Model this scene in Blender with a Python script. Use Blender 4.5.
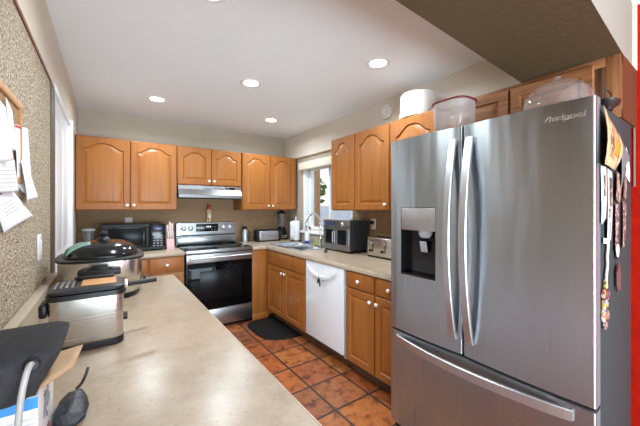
import bpy, bmesh, math, random
from mathutils import Vector, Matrix
PI = math.pi
random.seed(7)
sc = bpy.context.scene
for o in list(bpy.data.objects):
    bpy.data.objects.remove(o)
COL = sc.collection

# ------------------------------------------------------------------ camera, light, exposure
cam_d = bpy.data.cameras.new('camera')
cam_d.sensor_width = 36.0
cam_d.lens = 302.0 / 640.0 * 36.0
cam_d.shift_y = -5.0 / 640.0
cam_d.clip_start = 0.02
cam = bpy.data.objects.new('camera', cam_d)
COL.objects.link(cam)
cam.location = (0, 0, 1.386)
cam.rotation_euler = (PI / 2, 0, -0.6122)
sc.camera = cam
sc.view_settings.view_transform = 'Standard'
sc.view_settings.look = 'None'
sc.view_settings.gamma = 1.0
sc.view_settings.use_curve_mapping = False
sc.view_settings.exposure = 0.0

w = bpy.data.worlds.new('sky')
sc.world = w
w.use_nodes = True
wn = w.node_tree
bgn = wn.nodes['Background']
# pale daylight sky: bright haze at the horizon, blue above, light ground below
tcw = wn.nodes.new('ShaderNodeTexCoord')
sxyz = wn.nodes.new('ShaderNodeSeparateXYZ')
skr = wn.nodes.new('ShaderNodeValToRGB')
mrw = wn.nodes.new('ShaderNodeMapRange')
mrw.inputs['From Min'].default_value = -1.0
wn.links.new(tcw.outputs['Generated'], sxyz.inputs[0])
wn.links.new(sxyz.outputs[2], mrw.inputs[0])
wn.links.new(mrw.outputs[0], skr.inputs[0])
els = skr.color_ramp.elements
for p_ in (0.3, 0.6):
    els.new(p_)
for e_, (p_, c_) in zip(els, ((0.0, (0.62, 0.63, 0.64, 1)), (0.48, (0.75, 0.77, 0.78, 1)), (0.52, (0.90, 0.95, 1.0, 1)), (0.85, (0.36, 0.58, 0.95, 1)))):
    e_.position, e_.color = p_, c_
wn.links.new(skr.outputs[0], bgn.inputs[0])
bgn.inputs[1].default_value = 1.3


def area(name, loc, rot, sx, sy, energy, col=(1, 1, 1)):
    d = bpy.data.lights.new(name, 'AREA')
    d.shape = 'RECTANGLE'
    d.size, d.size_y = sx, sy
    d.energy = energy
    d.color = col
    o = bpy.data.objects.new(name, d)
    COL.objects.link(o)
    o.location, o.rotation_euler = loc, rot
    return o


# added fill light behind the camera, tilted up to brighten the ceiling
area('fill_uplight', (0.3, -2.3, 0.75), (math.radians(124), 0, math.radians(-6)), 4.0, 1.4, 320, (0.72, 0.89, 1.0))
sun_d = bpy.data.lights.new('sun', 'SUN')
sun_d.energy = 3.5
sun_d.angle = math.radians(2)
sun_d.color = (1.0, 0.96, 0.9)
sun = bpy.data.objects.new('sun', sun_d)
COL.objects.link(sun)
sun.rotation_euler = (0, math.radians(27), math.radians(6))
LAMP_W = 13.0


# ------------------------------------------------------------------ materials
def new_mat(name):
    m = bpy.data.materials.new(name)
    m.use_nodes = True
    nt = m.node_tree
    return m, nt, nt.nodes['Principled BSDF']


def N(nt, t, **kw):
    n = nt.nodes.new(t)
    for k, v in kw.items():
        setattr(n, k, v)
    return n


def ramp(nt, stops):
    r = N(nt, 'ShaderNodeValToRGB')
    el = r.color_ramp.elements
    while len(el) < len(stops):
        el.new(0.5)
    for e, (p, c) in zip(el, stops):
        e.position = p
        e.color = (*c, 1)
    return r


def coords(nt, scale=(1, 1, 1), loc=(0, 0, 0), rot=(0, 0, 0), rnd=False):
    tc = N(nt, 'ShaderNodeTexCoord')
    mp = N(nt, 'ShaderNodeMapping')
    mp.inputs['Scale'].default_value = scale
    mp.inputs['Location'].default_value = loc
    mp.inputs['Rotation'].default_value = rot
    src = tc.outputs['Object']
    if rnd:
        oi = N(nt, 'ShaderNodeObjectInfo')
        ml = N(nt, 'ShaderNodeMath', operation='MULTIPLY')
        ml.inputs[1].default_value = 13.0
        nt.links.new(oi.outputs['Random'], ml.inputs[0])
        ad = N(nt, 'ShaderNodeVectorMath', operation='ADD')
        nt.links.new(src, ad.inputs[0])
        nt.links.new(ml.outputs[0], ad.inputs[1])
        src = ad.outputs[0]
    nt.links.new(src, mp.inputs[0])
    return mp.outputs[0]


def plain(name, col, rough=0.5, metal=0.0, var=0.06, scale=30, bump=0.0, bscale=80, spec=None, coat=0.0, emis=None):
    m, nt, b = new_mat(name)
    v = coords(nt)
    n = N(nt, 'ShaderNodeTexNoise')
    n.inputs['Scale'].default_value = scale
    n.inputs['Detail'].default_value = 4
    nt.links.new(v, n.inputs['Vector'])
    r = ramp(nt, [(0.3, tuple(c * (1 - var) for c in col)), (0.7, tuple(min(1, c * (1 + var)) for c in col))])
    nt.links.new(n.outputs['Fac'], r.inputs[0])
    nt.links.new(r.outputs[0], b.inputs['Base Color'])
    b.inputs['Roughness'].default_value = rough
    b.inputs['Metallic'].default_value = metal
    if spec is not None:
        b.inputs['Specular IOR Level'].default_value = spec
    if coat:
        b.inputs['Coat Weight'].default_value = coat
        b.inputs['Coat Roughness'].default_value = 0.1
    if bump:
        n2 = N(nt, 'ShaderNodeTexNoise')
        n2.inputs['Scale'].default_value = bscale
        n2.inputs['Detail'].default_value = 5
        nt.links.new(v, n2.inputs['Vector'])
        bp = N(nt, 'ShaderNodeBump')
        bp.inputs['Strength'].default_value = bump
        bp.inputs['Distance'].default_value = 0.01
        nt.links.new(n2.outputs['Fac'], bp.inputs['Height'])
        nt.links.new(bp.outputs[0], b.inputs['Normal'])
    if emis:
        b.inputs['Emission Color'].default_value = (*emis[0], 1)
        b.inputs['Emission Strength'].default_value = emis[1]
    return m


def oak(name, light, mid, dark, axis='z', grain=1.0, rough=0.38):
    m, nt, b = new_mat(name)
    s = {'z': (34, 34, 1.6), 'x': (1.6, 34, 34)}[axis]
    v = coords(nt, scale=s, rnd=True)
    n1 = N(nt, 'ShaderNodeTexNoise')
    n1.inputs['Scale'].default_value = 1.0
    n1.inputs['Detail'].default_value = 6
    n1.inputs['Roughness'].default_value = 0.65
    n1.inputs['Distortion'].default_value = 0.6 * grain
    nt.links.new(v, n1.inputs['Vector'])
    s2 = {'z': (9, 9, 0.8), 'x': (0.8, 9, 9)}[axis]
    v2 = coords(nt, scale=s2, rnd=True)
    n2 = N(nt, 'ShaderNodeTexNoise')
    n2.inputs['Scale'].default_value = 1.0
    n2.inputs['Detail'].default_value = 3
    n2.inputs['Distortion'].default_value = 1.2 * grain
    nt.links.new(v2, n2.inputs['Vector'])
    mx = N(nt, 'ShaderNodeMix', data_type='FLOAT')
    mx.inputs[0].default_value = 0.45
    nt.links.new(n1.outputs['Fac'], mx.inputs[2])
    nt.links.new(n2.outputs['Fac'], mx.inputs[3])
    r = ramp(nt, [(0.5 - 0.2 / grain, dark), (0.5, mid), (0.5 + 0.18 / grain, light)])
    nt.links.new(mx.outputs[0], r.inputs[0])
    nt.links.new(r.outputs[0], b.inputs['Base Color'])
    b.inputs['Roughness'].default_value = rough
    b.inputs['Specular IOR Level'].default_value = 0.35
    bp = N(nt, 'ShaderNodeBump')
    bp.inputs['Strength'].default_value = 0.08
    bp.inputs['Distance'].default_value = 0.004
    nt.links.new(n1.outputs['Fac'], bp.inputs['Height'])
    nt.links.new(bp.outputs[0], b.inputs['Normal'])
    return m


def steel(name, col, rough=0.28, brush=(2, 2, 160), var=0.12, bumps=0.05, aniso=0.0, wavy=0.0):
    m, nt, b = new_mat(name)
    v = coords(nt, scale=brush)
    n = N(nt, 'ShaderNodeTexNoise')
    n.inputs['Scale'].default_value = 2.0
    n.inputs['Detail'].default_value = 3
    nt.links.new(v, n.inputs['Vector'])
    r = ramp(nt, [(0.3, tuple(c * (1 - var) for c in col)), (0.7, tuple(min(1, c * (1 + var)) for c in col))])
    nt.links.new(n.outputs['Fac'], r.inputs[0])
    nt.links.new(r.outputs[0], b.inputs['Base Color'])
    b.inputs['Metallic'].default_value = 1.0
    if aniso:
        b.inputs['Anisotropic'].default_value = aniso
        tg = N(nt, 'ShaderNodeTangent', direction_type='RADIAL', axis='Z')
        nt.links.new(tg.outputs[0], b.inputs['Tangent'])
        b.inputs['Anisotropic Rotation'].default_value = 0.25
    rr = N(nt, 'ShaderNodeMapRange')
    rr.inputs['To Min'].default_value = rough * 0.8
    rr.inputs['To Max'].default_value = rough * 1.25
    nt.links.new(n.outputs['Fac'], rr.inputs[0])
    nt.links.new(rr.outputs[0], b.inputs['Roughness'])
    bp = N(nt, 'ShaderNodeBump')
    bp.inputs['Strength'].default_value = bumps
    bp.inputs['Distance'].default_value = 0.002
    nt.links.new(n.outputs['Fac'], bp.inputs['Height'])
    last = bp
    if wavy:
        nw = N(nt, 'ShaderNodeTexNoise')
        nw.inputs['Scale'].default_value = 1.0
        nw.inputs['Detail'].default_value = 2
        nt.links.new(coords(nt, scale=(5.5, 5.5, 0.9)), nw.inputs['Vector'])
        b2 = N(nt, 'ShaderNodeBump')
        b2.inputs['Strength'].default_value = wavy
        b2.inputs['Distance'].default_value = 0.05
        nt.links.new(nw.outputs['Fac'], b2.inputs['Height'])
        nt.links.new(bp.outputs[0], b2.inputs['Normal'])
        last = b2
    nt.links.new(last.outputs[0], b.inputs['Normal'])
    return m


def knockdown(name, base, fleck, dark, bump=0.6, scale=70, rough=0.7, dark_amt=0.36, fl0=0.58):
    """hand-trowelled, spattered wall texture"""
    m, nt, b = new_mat(name)
    v = coords(nt)
    vo = N(nt, 'ShaderNodeTexVoronoi')
    vo.inputs['Scale'].default_value = scale
    nt.links.new(v, vo.inputs['Vector'])
    n = N(nt, 'ShaderNodeTexNoise')
    n.inputs['Scale'].default_value = scale * 1.1
    n.inputs['Detail'].default_value = 5
    n.inputs['Roughness'].default_value = 0.7
    nt.links.new(v, n.inputs['Vector'])
    r = ramp(nt, [(dark_amt - 0.05, dark), (dark_amt + 0.06, base), (fl0, base), (fl0 + 0.1, fleck)])
    nt.links.new(n.outputs['Fac'], r.inputs[0])
    nt.links.new(r.outputs[0], b.inputs['Base Color'])
    b.inputs['Roughness'].default_value = rough
    ad = N(nt, 'ShaderNodeMath', operation='ADD')
    nt.links.new(n.outputs['Fac'], ad.inputs[0])
    nt.links.new(vo.outputs['Distance'], ad.inputs[1])
    bp = N(nt, 'ShaderNodeBump')
    bp.inputs['Strength'].default_value = bump
    bp.inputs['Distance'].default_value = 0.012
    nt.links.new(ad.outputs[0], bp.inputs['Height'])
    nt.links.new(bp.outputs[0], b.inputs['Normal'])
    return m


def laminate(name, a, c, fl):
    m, nt, b = new_mat(name)
    v = coords(nt)
    n1 = N(nt, 'ShaderNodeTexNoise')
    n1.inputs['Scale'].default_value = 9
    n1.inputs['Detail'].default_value = 8
    n1.inputs['Roughness'].default_value = 0.7
    nt.links.new(v, n1.inputs['Vector'])
    r1 = ramp(nt, [(0.32, a), (0.66, c)])
    nt.links.new(n1.outputs['Fac'], r1.inputs[0])
    n2 = N(nt, 'ShaderNodeTexNoise')
    n2.inputs['Scale'].default_value = 120
    n2.inputs['Detail'].default_value = 4
    nt.links.new(v, n2.inputs['Vector'])
    r2 = ramp(nt, [(0.58, (0, 0, 0)), (0.72, (1, 1, 1))])
    nt.links.new(n2.outputs['Fac'], r2.inputs[0])
    mx = N(nt, 'ShaderNodeMix', data_type='RGBA')
    mfac = N(nt, 'ShaderNodeMath', operation='MULTIPLY')
    mfac.inputs[1].default_value = 0.45
    nt.links.new(r2.outputs[0], mfac.inputs[0])
    nt.links.new(mfac.outputs[0], mx.inputs[0])
    nt.links.new(r1.outputs[0], mx.inputs[6])
    mx.inputs[7].default_value = (*fl, 1)
    nt.links.new(mx.outputs[2], b.inputs['Base Color'])
    b.inputs['Roughness'].default_value = 0.3
    return m


def glassy(name, tint=(1, 1, 1), gloss=0.06, rough=0.03, haze=0.0, hcol=(1, 1, 1)):
    """thin clear pane or plastic: mostly see-through with a glossy film"""
    m = bpy.data.materials.new(name)
    m.use_nodes = True
    nt = m.node_tree
    nt.nodes.clear()
    out = N(nt, 'ShaderNodeOutputMaterial')
    tr = N(nt, 'ShaderNodeBsdfTransparent')
    tr.inputs[0].default_value = (*tint, 1)
    gl = N(nt, 'ShaderNodeBsdfGlossy')
    gl.inputs['Roughness'].default_value = rough
    fr = N(nt, 'ShaderNodeLayerWeight')
    pw_ = N(nt, 'ShaderNodeMath', operation='POWER')
    pw_.inputs[1].default_value = 4.0
    nt.links.new(fr.outputs['Facing'], pw_.inputs[0])
    ad = N(nt, 'ShaderNodeMath', operation='MULTIPLY_ADD')
    ad.inputs[1].default_value = 0.5
    ad.inputs[2].default_value = gloss
    nt.links.new(pw_.outputs[0], ad.inputs[0])
    mx = N(nt, 'ShaderNodeMixShader')
    nt.links.new(ad.outputs[0], mx.inputs[0])
    nt.links.new(tr.outputs[0], mx.inputs[1])
    nt.links.new(gl.outputs[0], mx.inputs[2])
    last = mx.outputs[0]
    if haze:
        df = N(nt, 'ShaderNodeBsdfDiffuse')
        df.inputs[0].default_value = (*hcol, 1)
        m2 = N(nt, 'ShaderNodeMixShader')
        m2.inputs[0].default_value = haze
        nt.links.new(last, m2.inputs[1])
        nt.links.new(df.outputs[0], m2.inputs[2])
        last = m2.outputs[0]
    nt.links.new(last, out.inputs[0])
    return m


def terracotta(name):
    m, nt, b = new_mat(name)
    # grout lines measured on the floor: x = 1.278 + k*.312, y = 1.63 + k*.327
    PX, PY = 0.314, 0.327
    v = coords(nt, scale=(1, 1, 1), loc=(-1.280 + 10 * PX, -1.632 + 10 * PY, 0))
    br = N(nt, 'ShaderNodeTexBrick')
    br.offset = 0.0
    br.squash = 1.0
    br.inputs['Scale'].default_value = 1.0
    br.inputs['Brick Width'].default_value = PX
    br.inputs['Row Height'].default_value = PY
    br.inputs['Mortar Size'].default_value = 0.0095
    br.inputs['Mortar Smooth'].default_value = 0.25
    br.inputs['Bias'].default_value = 0.0
    br.inputs['Color1'].default_value = (0, 0, 0, 1)
    br.inputs['Color2'].default_value = (1, 1, 1, 1)
    br.inputs['Mortar'].default_value = (0.5, 0.5, 0.5, 1)
    nt.links.new(v, br.inputs['Vector'])
    dv = N(nt, 'ShaderNodeVectorMath', operation='DIVIDE')
    dv.inputs[1].default_value = (PX, PY, 1)
    nt.links.new(v, dv.inputs[0])
    fl = N(nt, 'ShaderNodeVectorMath', operation='FLOOR')
    nt.links.new(dv.outputs[0], fl.inputs[0])
    wnz = N(nt, 'ShaderNodeTexWhiteNoise', noise_dimensions='2D')
    nt.links.new(fl.outputs[0], wnz.inputs['Vector'])
    tone = ramp(nt, [(0.0, (0.33, 0.085, 0.026)), (0.25, (0.43, 0.145, 0.042)), (0.45, (0.23, 0.085, 0.045)), (0.7, (0.39, 0.11, 0.034)), (1.0, (0.43, 0.175, 0.055))])
    nt.links.new(wnz.outputs['Value'], tone.inputs[0])
    n1 = N(nt, 'ShaderNodeTexNoise')
    n1.inputs['Scale'].default_value = 13
    n1.inputs['Detail'].default_value = 6
    n1.inputs['Roughness'].default_value = 0.65
    nt.links.new(v, n1.inputs['Vector'])
    r1 = ramp(nt, [(0.36, (0.30, 0.22, 0.20)), (0.47, (0.80, 0.70, 0.62)), (0.60, (1.0, 0.98, 0.92)), (0.72, (1.0, 0.75, 0.55))])
    nt.links.new(n1.outputs['Fac'], r1.inputs[0])
    mul = N(nt, 'ShaderNodeMix', data_type='RGBA', blend_type='MULTIPLY')
    mul.inputs[0].default_value = 0.95
    nt.links.new(tone.outputs[0], mul.inputs[6])
    nt.links.new(r1.outputs[0], mul.inputs[7])
    n2 = N(nt, 'ShaderNodeTexNoise')
    n2.inputs['Scale'].default_value = 46
    n2.inputs['Detail'].default_value = 3
    nt.links.new(v, n2.inputs['Vector'])
    r2 = ramp(nt, [(0.27, (0.12, 0.06, 0.04)), (0.34, (1, 1, 1))])
    nt.links.new(n2.outputs['Fac'], r2.inputs[0])
    mul2 = N(nt, 'ShaderNodeMix', data_type='RGBA', blend_type='MULTIPLY')
    mul2.inputs[0].default_value = 1.0
    nt.links.new(mul.outputs[2], mul2.inputs[6])
    nt.links.new(r2.outputs[0], mul2.inputs[7])
    gm = N(nt, 'ShaderNodeMix', data_type='RGBA')
    nt.links.new(br.outputs['Fac'], gm.inputs[0])
    nt.links.new(mul2.outputs[2], gm.inputs[6])
    gm.inputs[7].default_value = (0.035, 0.026, 0.021, 1)
    nt.links.new(gm.outputs[2], b.inputs['Base Color'])
    b.inputs['Roughness'].default_value = 0.36
    iv = N(nt, 'ShaderNodeMath', operation='SUBTRACT')
    iv.inputs[0].default_value = 1.0
    nt.links.new(br.outputs['Fac'], iv.inputs[1])
    bp = N(nt, 'ShaderNodeBump')
    bp.inputs['Strength'].default_value = 0.5
    bp.inputs['Distance'].default_value = 0.006
    nt.links.new(iv.outputs[0], bp.inputs['Height'])
    bp2 = N(nt, 'ShaderNodeBump')
    bp2.inputs['Strength'].default_value = 0.12
    bp2.inputs['Distance'].default_value = 0.01
    nt.links.new(n1.outputs['Fac'], bp2.inputs['Height'])
    nt.links.new(bp.outputs[0], bp2.inputs['Normal'])
    nt.links.new(bp2.outputs[0], b.inputs['Normal'])
    return m


def printed(name, cols, scale=60, rough=0.6, stretch=(1, 1, 1)):
    """busy small print / photograph: patches of several inks"""
    m, nt, b = new_mat(name)
    v = coords(nt, scale=stretch, rnd=True)
    vo = N(nt, 'ShaderNodeTexVoronoi')
    vo.inputs['Scale'].default_value = scale
    nt.links.new(v, vo.inputs['Vector'])
    sp = N(nt, 'ShaderNodeSeparateColor')
    nt.links.new(vo.outputs['Color'], sp.inputs[0])
    k = len(cols)
    r = ramp(nt, [(i / k, c) for i, c in enumerate(cols)])
    r.color_ramp.interpolation = 'CONSTANT'
    nt.links.new(sp.outputs[0], r.inputs[0])
    nt.links.new(r.outputs[0], b.inputs['Base Color'])
    b.inputs['Roughness'].default_value = rough
    return m


M = {}
M['oak'] = oak('oak_honey', (0.375, 0.137, 0.030), (0.33, 0.112, 0.022), (0.235, 0.073, 0.014))
M['oak_panel'] = oak('oak_honey_panel', (0.385, 0.143, 0.032), (0.345, 0.120, 0.024), (0.25, 0.080, 0.015))
M['oak_knotty'] = oak('oak_knotty', (0.36, 0.155, 0.06), (0.26, 0.098, 0.035), (0.09, 0.033, 0.013), axis='z', grain=1.7, rough=0.45)
M['oak_knotty_h'] = oak('oak_knotty_rail', (0.36, 0.155, 0.06), (0.27, 0.10, 0.036), (0.11, 0.038, 0.015), axis='x', grain=1.5, rough=0.45)
M['oak_knot'] = oak('oak_dark_knot', (0.17, 0.075, 0.033), (0.09, 0.038, 0.018), (0.035, 0.016, 0.01), grain=1.6)
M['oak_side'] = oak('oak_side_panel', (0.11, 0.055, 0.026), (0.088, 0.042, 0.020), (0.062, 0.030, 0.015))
M['toe'] = plain('toe_kick_brown', (0.10, 0.055, 0.03), 0.6)
M['ceramic'] = plain('white_ceramic', (0.85, 0.82, 0.76), 0.18, var=0.02, coat=0.4)
M['ceiling'] = plain('ceiling_paint', (0.89, 0.925, 0.95), 0.55, var=0.01, scale=4, bump=0.03, bscale=120)
M['paint'] = plain('beige_paint', (0.70, 0.63, 0.53), 0.6, var=0.02, scale=5, bump=0.08, bscale=150)
M['beige_shaded'] = plain('beige_paint_shaded', (0.45, 0.38, 0.295), 0.6, var=0.03, scale=5, bump=0.12, bscale=140)  # beige wall paint where less light falls, shade put into the colour
M['beige_dimmed'] = plain('beige_dimmed', (0.27, 0.245, 0.20), 0.7, var=0.03, scale=6, bump=0.1, bscale=140, spec=0.3)  # beige darkened in colour to offset the strong fill light on it
M['left_paint'] = plain('cream_paint', (0.66, 0.58, 0.47), 0.6, var=0.02, scale=5, bump=0.06, bscale=140)
M['brown'] = knockdown('brown_textured_paint', (0.34, 0.205, 0.100), (0.44, 0.295, 0.165), (0.21, 0.125, 0.065), bump=0.5, scale=60, rough=0.5, dark_amt=0.40, fl0=0.54)
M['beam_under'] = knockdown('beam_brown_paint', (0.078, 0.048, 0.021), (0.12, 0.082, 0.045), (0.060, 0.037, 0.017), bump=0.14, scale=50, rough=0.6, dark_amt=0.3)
M['trowel'] = knockdown('stone_spatter_wall', (0.50, 0.40, 0.265), (0.80, 0.70, 0.55), (0.13, 0.09, 0.05), bump=0.8, scale=100, rough=0.6, dark_amt=0.43, fl0=0.53)
M['red'] = plain('red_paint', (0.42, 0.008, 0.001), 0.85, var=0.15, scale=14, bump=0.25, bscale=60, spec=0.15)
M['redwood'] = plain('redwood_trim', (0.20, 0.062, 0.025), 0.5, var=0.25, scale=20)
M['dark_strip'] = plain('dark_end_strip', (0.085, 0.06, 0.034), 0.6, var=0.2, scale=40, bump=0.3)
M['white'] = plain('white_gloss_paint', (0.82, 0.83, 0.84), 0.3, var=0.01)
M['white_app'] = plain('white_enamel', (0.78, 0.79, 0.81), 0.25, var=0.01, coat=0.3)
M['white_plastic'] = plain('white_plastic', (0.80, 0.79, 0.76), 0.35, var=0.02)
M['ivory'] = plain('ivory_valance', (0.80, 0.72, 0.58), 0.5, var=0.02)
M['grey_side'] = plain('grey_door_edge', (0.13, 0.135, 0.14), 0.5, spec=0.25)
M['grey_plastic'] = plain('grey_plastic', (0.36, 0.38, 0.40), 0.45)
M['tile'] = terracotta('terracotta_tile')
M['lam'] = laminate('beige_laminate', (0.34, 0.248, 0.168), (0.465, 0.362, 0.262), (0.23, 0.155, 0.095))
M['lam_edge'] = laminate('beige_laminate_edge', (0.46, 0.37, 0.265), (0.56, 0.46, 0.34), (0.4, 0.31, 0.22))
M['steel'] = steel('stainless', (0.37, 0.375, 0.385), 0.30, brush=(2, 2, 160), var=0.08, bumps=0.01)
M['steel_fridge'] = steel('stainless_fridge', (0.40, 0.43, 0.455), 0.29, brush=(120, 120, 1.0), var=0.04, bumps=0.004, aniso=0.75, wavy=0.22)
M['steel_v'] = steel('stainless_handle', (0.53, 0.53, 0.54), 0.38, brush=(90, 90, 2), var=0.04, bumps=0.003)
M['steel_warm'] = steel('stainless_appliance', (0.58, 0.55, 0.51), 0.25, brush=(2, 2, 180), var=0.05, bumps=0.008)
M['chrome'] = plain('chrome', (0.80, 0.80, 0.81), 0.08, 1.0, var=0.02)
M['sinksteel'] = plain('sink_steel', (0.72, 0.73, 0.75), 0.25, 1.0, var=0.05)
M['black'] = plain('black_gloss', (0.005, 0.005, 0.0055), 0.15, var=0.1)
M['glassblack'] = plain('black_glass', (0.003, 0.003, 0.0035), 0.05, var=0.05, spec=0.12)
M['satin'] = plain('black_satin_plastic', (0.010, 0.010, 0.011), 0.4, var=0.15, spec=0.35)
M['charcoal'] = plain('charcoal_case', (0.040, 0.047, 0.047), 0.55, var=0.12, scale=90, bump=0.15, bscale=260, spec=0.06)
M['rubber'] = plain('black_rubber_mat', (0.010, 0.0085, 0.008), 0.75, var=0.25, spec=0.15, scale=60)
M['felt'] = plain('charcoal_felt', (0.026, 0.025, 0.027), 0.75, var=0.25, spec=0.25, scale=50, bump=0.2, bscale=300)
M['navy'] = plain('navy_nylon', (0.009, 0.011, 0.018), 0.45, var=0.3, scale=40, bump=0.3, bscale=60)
M['handle_grey'] = plain('warm_grey_rope', (0.34, 0.33, 0.31), 0.4, var=0.06)
M['kraft'] = plain('kraft_board', (0.46, 0.29, 0.16), 0.75, var=0.1, scale=40)
M['box_white'] = plain('printed_white_card', (0.76, 0.77, 0.77), 0.5, var=0.02)
M['box_blue'] = plain('printed_blue_card', (0.03, 0.24, 0.58), 0.45, var=0.05)
M['ink'] = plain('grey_ink', (0.25, 0.26, 0.28), 0.5, var=0.2)
M['ink_light'] = plain('pale_grey_ink', (0.52, 0.53, 0.56), 0.6, var=0.1)
M['ink_red'] = plain('red_ink', (0.55, 0.03, 0.04), 0.5)
M['paper'] = plain('white_paper', (0.80, 0.80, 0.83), 0.8, var=0.02, scale=8)
M['pine'] = plain('pine_frame', (0.55, 0.27, 0.10), 0.5, var=0.18, scale=25)
M['cork'] = plain('cork', (0.33, 0.20, 0.10), 0.9, var=0.35, scale=120, bump=0.4, bscale=200)
M['pink'] = plain('pink_block', (0.70, 0.40, 0.40), 0.4, var=0.03)
M['pink_pale'] = plain('pale_pink_handle', (0.72, 0.58, 0.55), 0.35, var=0.06)
M['red_cap'] = plain('red_cap', (0.42, 0.02, 0.02), 0.35)
M['can_label'] = printed('can_label', [(0.75, 0.68, 0.5), (0.6, 0.45, 0.08), (0.78, 0.76, 0.7), (0.5, 0.1, 0.06)], 70)
M['green'] = plain('sponge_green', (0.10, 0.42, 0.06), 0.9, bump=0.4, bscale=300)
M['blue'] = plain('dish_soap_blue', (0.02, 0.06, 0.42), 0.3)
M['sticker'] = plain('mint_label', (0.16, 0.30, 0.25), 0.5, var=0.35, scale=30)
M['clear'] = glassy('clear_plastic', (0.95, 0.95, 0.96), 0.05, 0.06, 0.07, (0.9, 0.88, 0.86))
M['clear_bin'] = glassy('cloudy_bin_plastic', (0.93, 0.92, 0.91), 0.06, 0.12, 0.32, (0.86, 0.80, 0.77))
M['jar'] = glassy('jar_glass', (0.82, 0.84, 0.85), 0.10, 0.03, 0.12, (0.5, 0.5, 0.5))
M['pane'] = glassy('window_glass', (1, 1, 1), 0.02, 0.01)
M['darkglass'] = plain('oven_window_glass', (0.006, 0.006, 0.0065), 0.22, var=0.2, scale=12, spec=0.15)
M['lens'] = plain('lamp_lens', (1, 1, 1), 0.4, var=0.0, emis=((1.0, 0.97, 0.92), 9.0))
M['lcd'] = plain('blue_lcd', (0.02, 0.03, 0.08), 0.2, emis=((0.10, 0.16, 0.40), 0.14))
M['led'] = plain('clock_digits', (0.4, 0.5, 0.5), 0.3, emis=((0.7, 0.85, 0.85), 0.8))
M['mark'] = plain('grey_marks', (0.42, 0.42, 0.42), 0.4)
M['burner'] = plain('burner_ring', (0.06, 0.06, 0.062), 0.12)
M['maroon'] = plain('maroon_lid', (0.22, 0.012, 0.016), 0.35, var=0.05)
M['cake'] = plain('white_melamine', (0.80, 0.75, 0.72), 0.35, var=0.02)
M['iron'] = plain('black_iron', (0.014, 0.013, 0.013), 0.4)
M['wire'] = plain('rust_brown_wire', (0.055, 0.025, 0.018), 0.45)
M['tan_page'] = printed('tan_printed_page', [(0.42, 0.28, 0.14), (0.20, 0.08, 0.05), (0.46, 0.33, 0.18), (0.30, 0.12, 0.06), (0.12, 0.05, 0.04), (0.42, 0.22, 0.09)], 42)
M['tan_paper'] = plain('tan_paper', (0.46, 0.32, 0.17), 0.7, var=0.05)
M['ochre'] = plain('ochre_patch', (0.40, 0.20, 0.015), 0.6)
M['photo'] = printed('photo_print', [(0.10, 0.05, 0.035), (0.24, 0.14, 0.10), (0.05, 0.04, 0.035), (0.36, 0.24, 0.17), (0.15, 0.10, 0.09)], 60)
M['photo2'] = printed('photo_print_plum', [(0.14, 0.03, 0.05), (0.28, 0.18, 0.14), (0.05, 0.05, 0.045), (0.42, 0.37, 0.33), (0.18, 0.07, 0.06)], 90)
M['bright'] = printed('bright_magnet', [(0.50, 0.25, 0.05), (0.08, 0.10, 0.35), (0.55, 0.45, 0.4), (0.30, 0.03, 0.06), (0.05, 0.04, 0.05), (0.55, 0.40, 0.12)], 65)
M['tassel'] = plain('dark_red_tassel', (0.09, 0.018, 0.016), 0.6, var=0.3)
M['ribbon'] = plain('cream_ribbon', (0.66, 0.62, 0.55), 0.6, var=0.05)
M['slate'] = plain('slate_card', (0.13, 0.14, 0.145), 0.5, var=0.1)
M['lemon'] = plain('pale_wood', (0.50, 0.36, 0.2), 0.6, var=0.1)
M['leaf'] = plain('leaves', (0.11, 0.21, 0.035), 0.7, var=0.5, scale=3)
M['bark'] = plain('bark', (0.12, 0.08, 0.05), 0.9, var=0.3)
M['postwood'] = plain('tan_post_wood', (0.52, 0.27, 0.12), 0.6, var=0.15, scale=12)
M['outwhite'] = plain('white_siding', (0.80, 0.80, 0.80), 0.6, var=0.05, scale=6)
M['lawn'] = plain('ground_cover', (0.22, 0.22, 0.15), 0.9, var=0.2)


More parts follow.
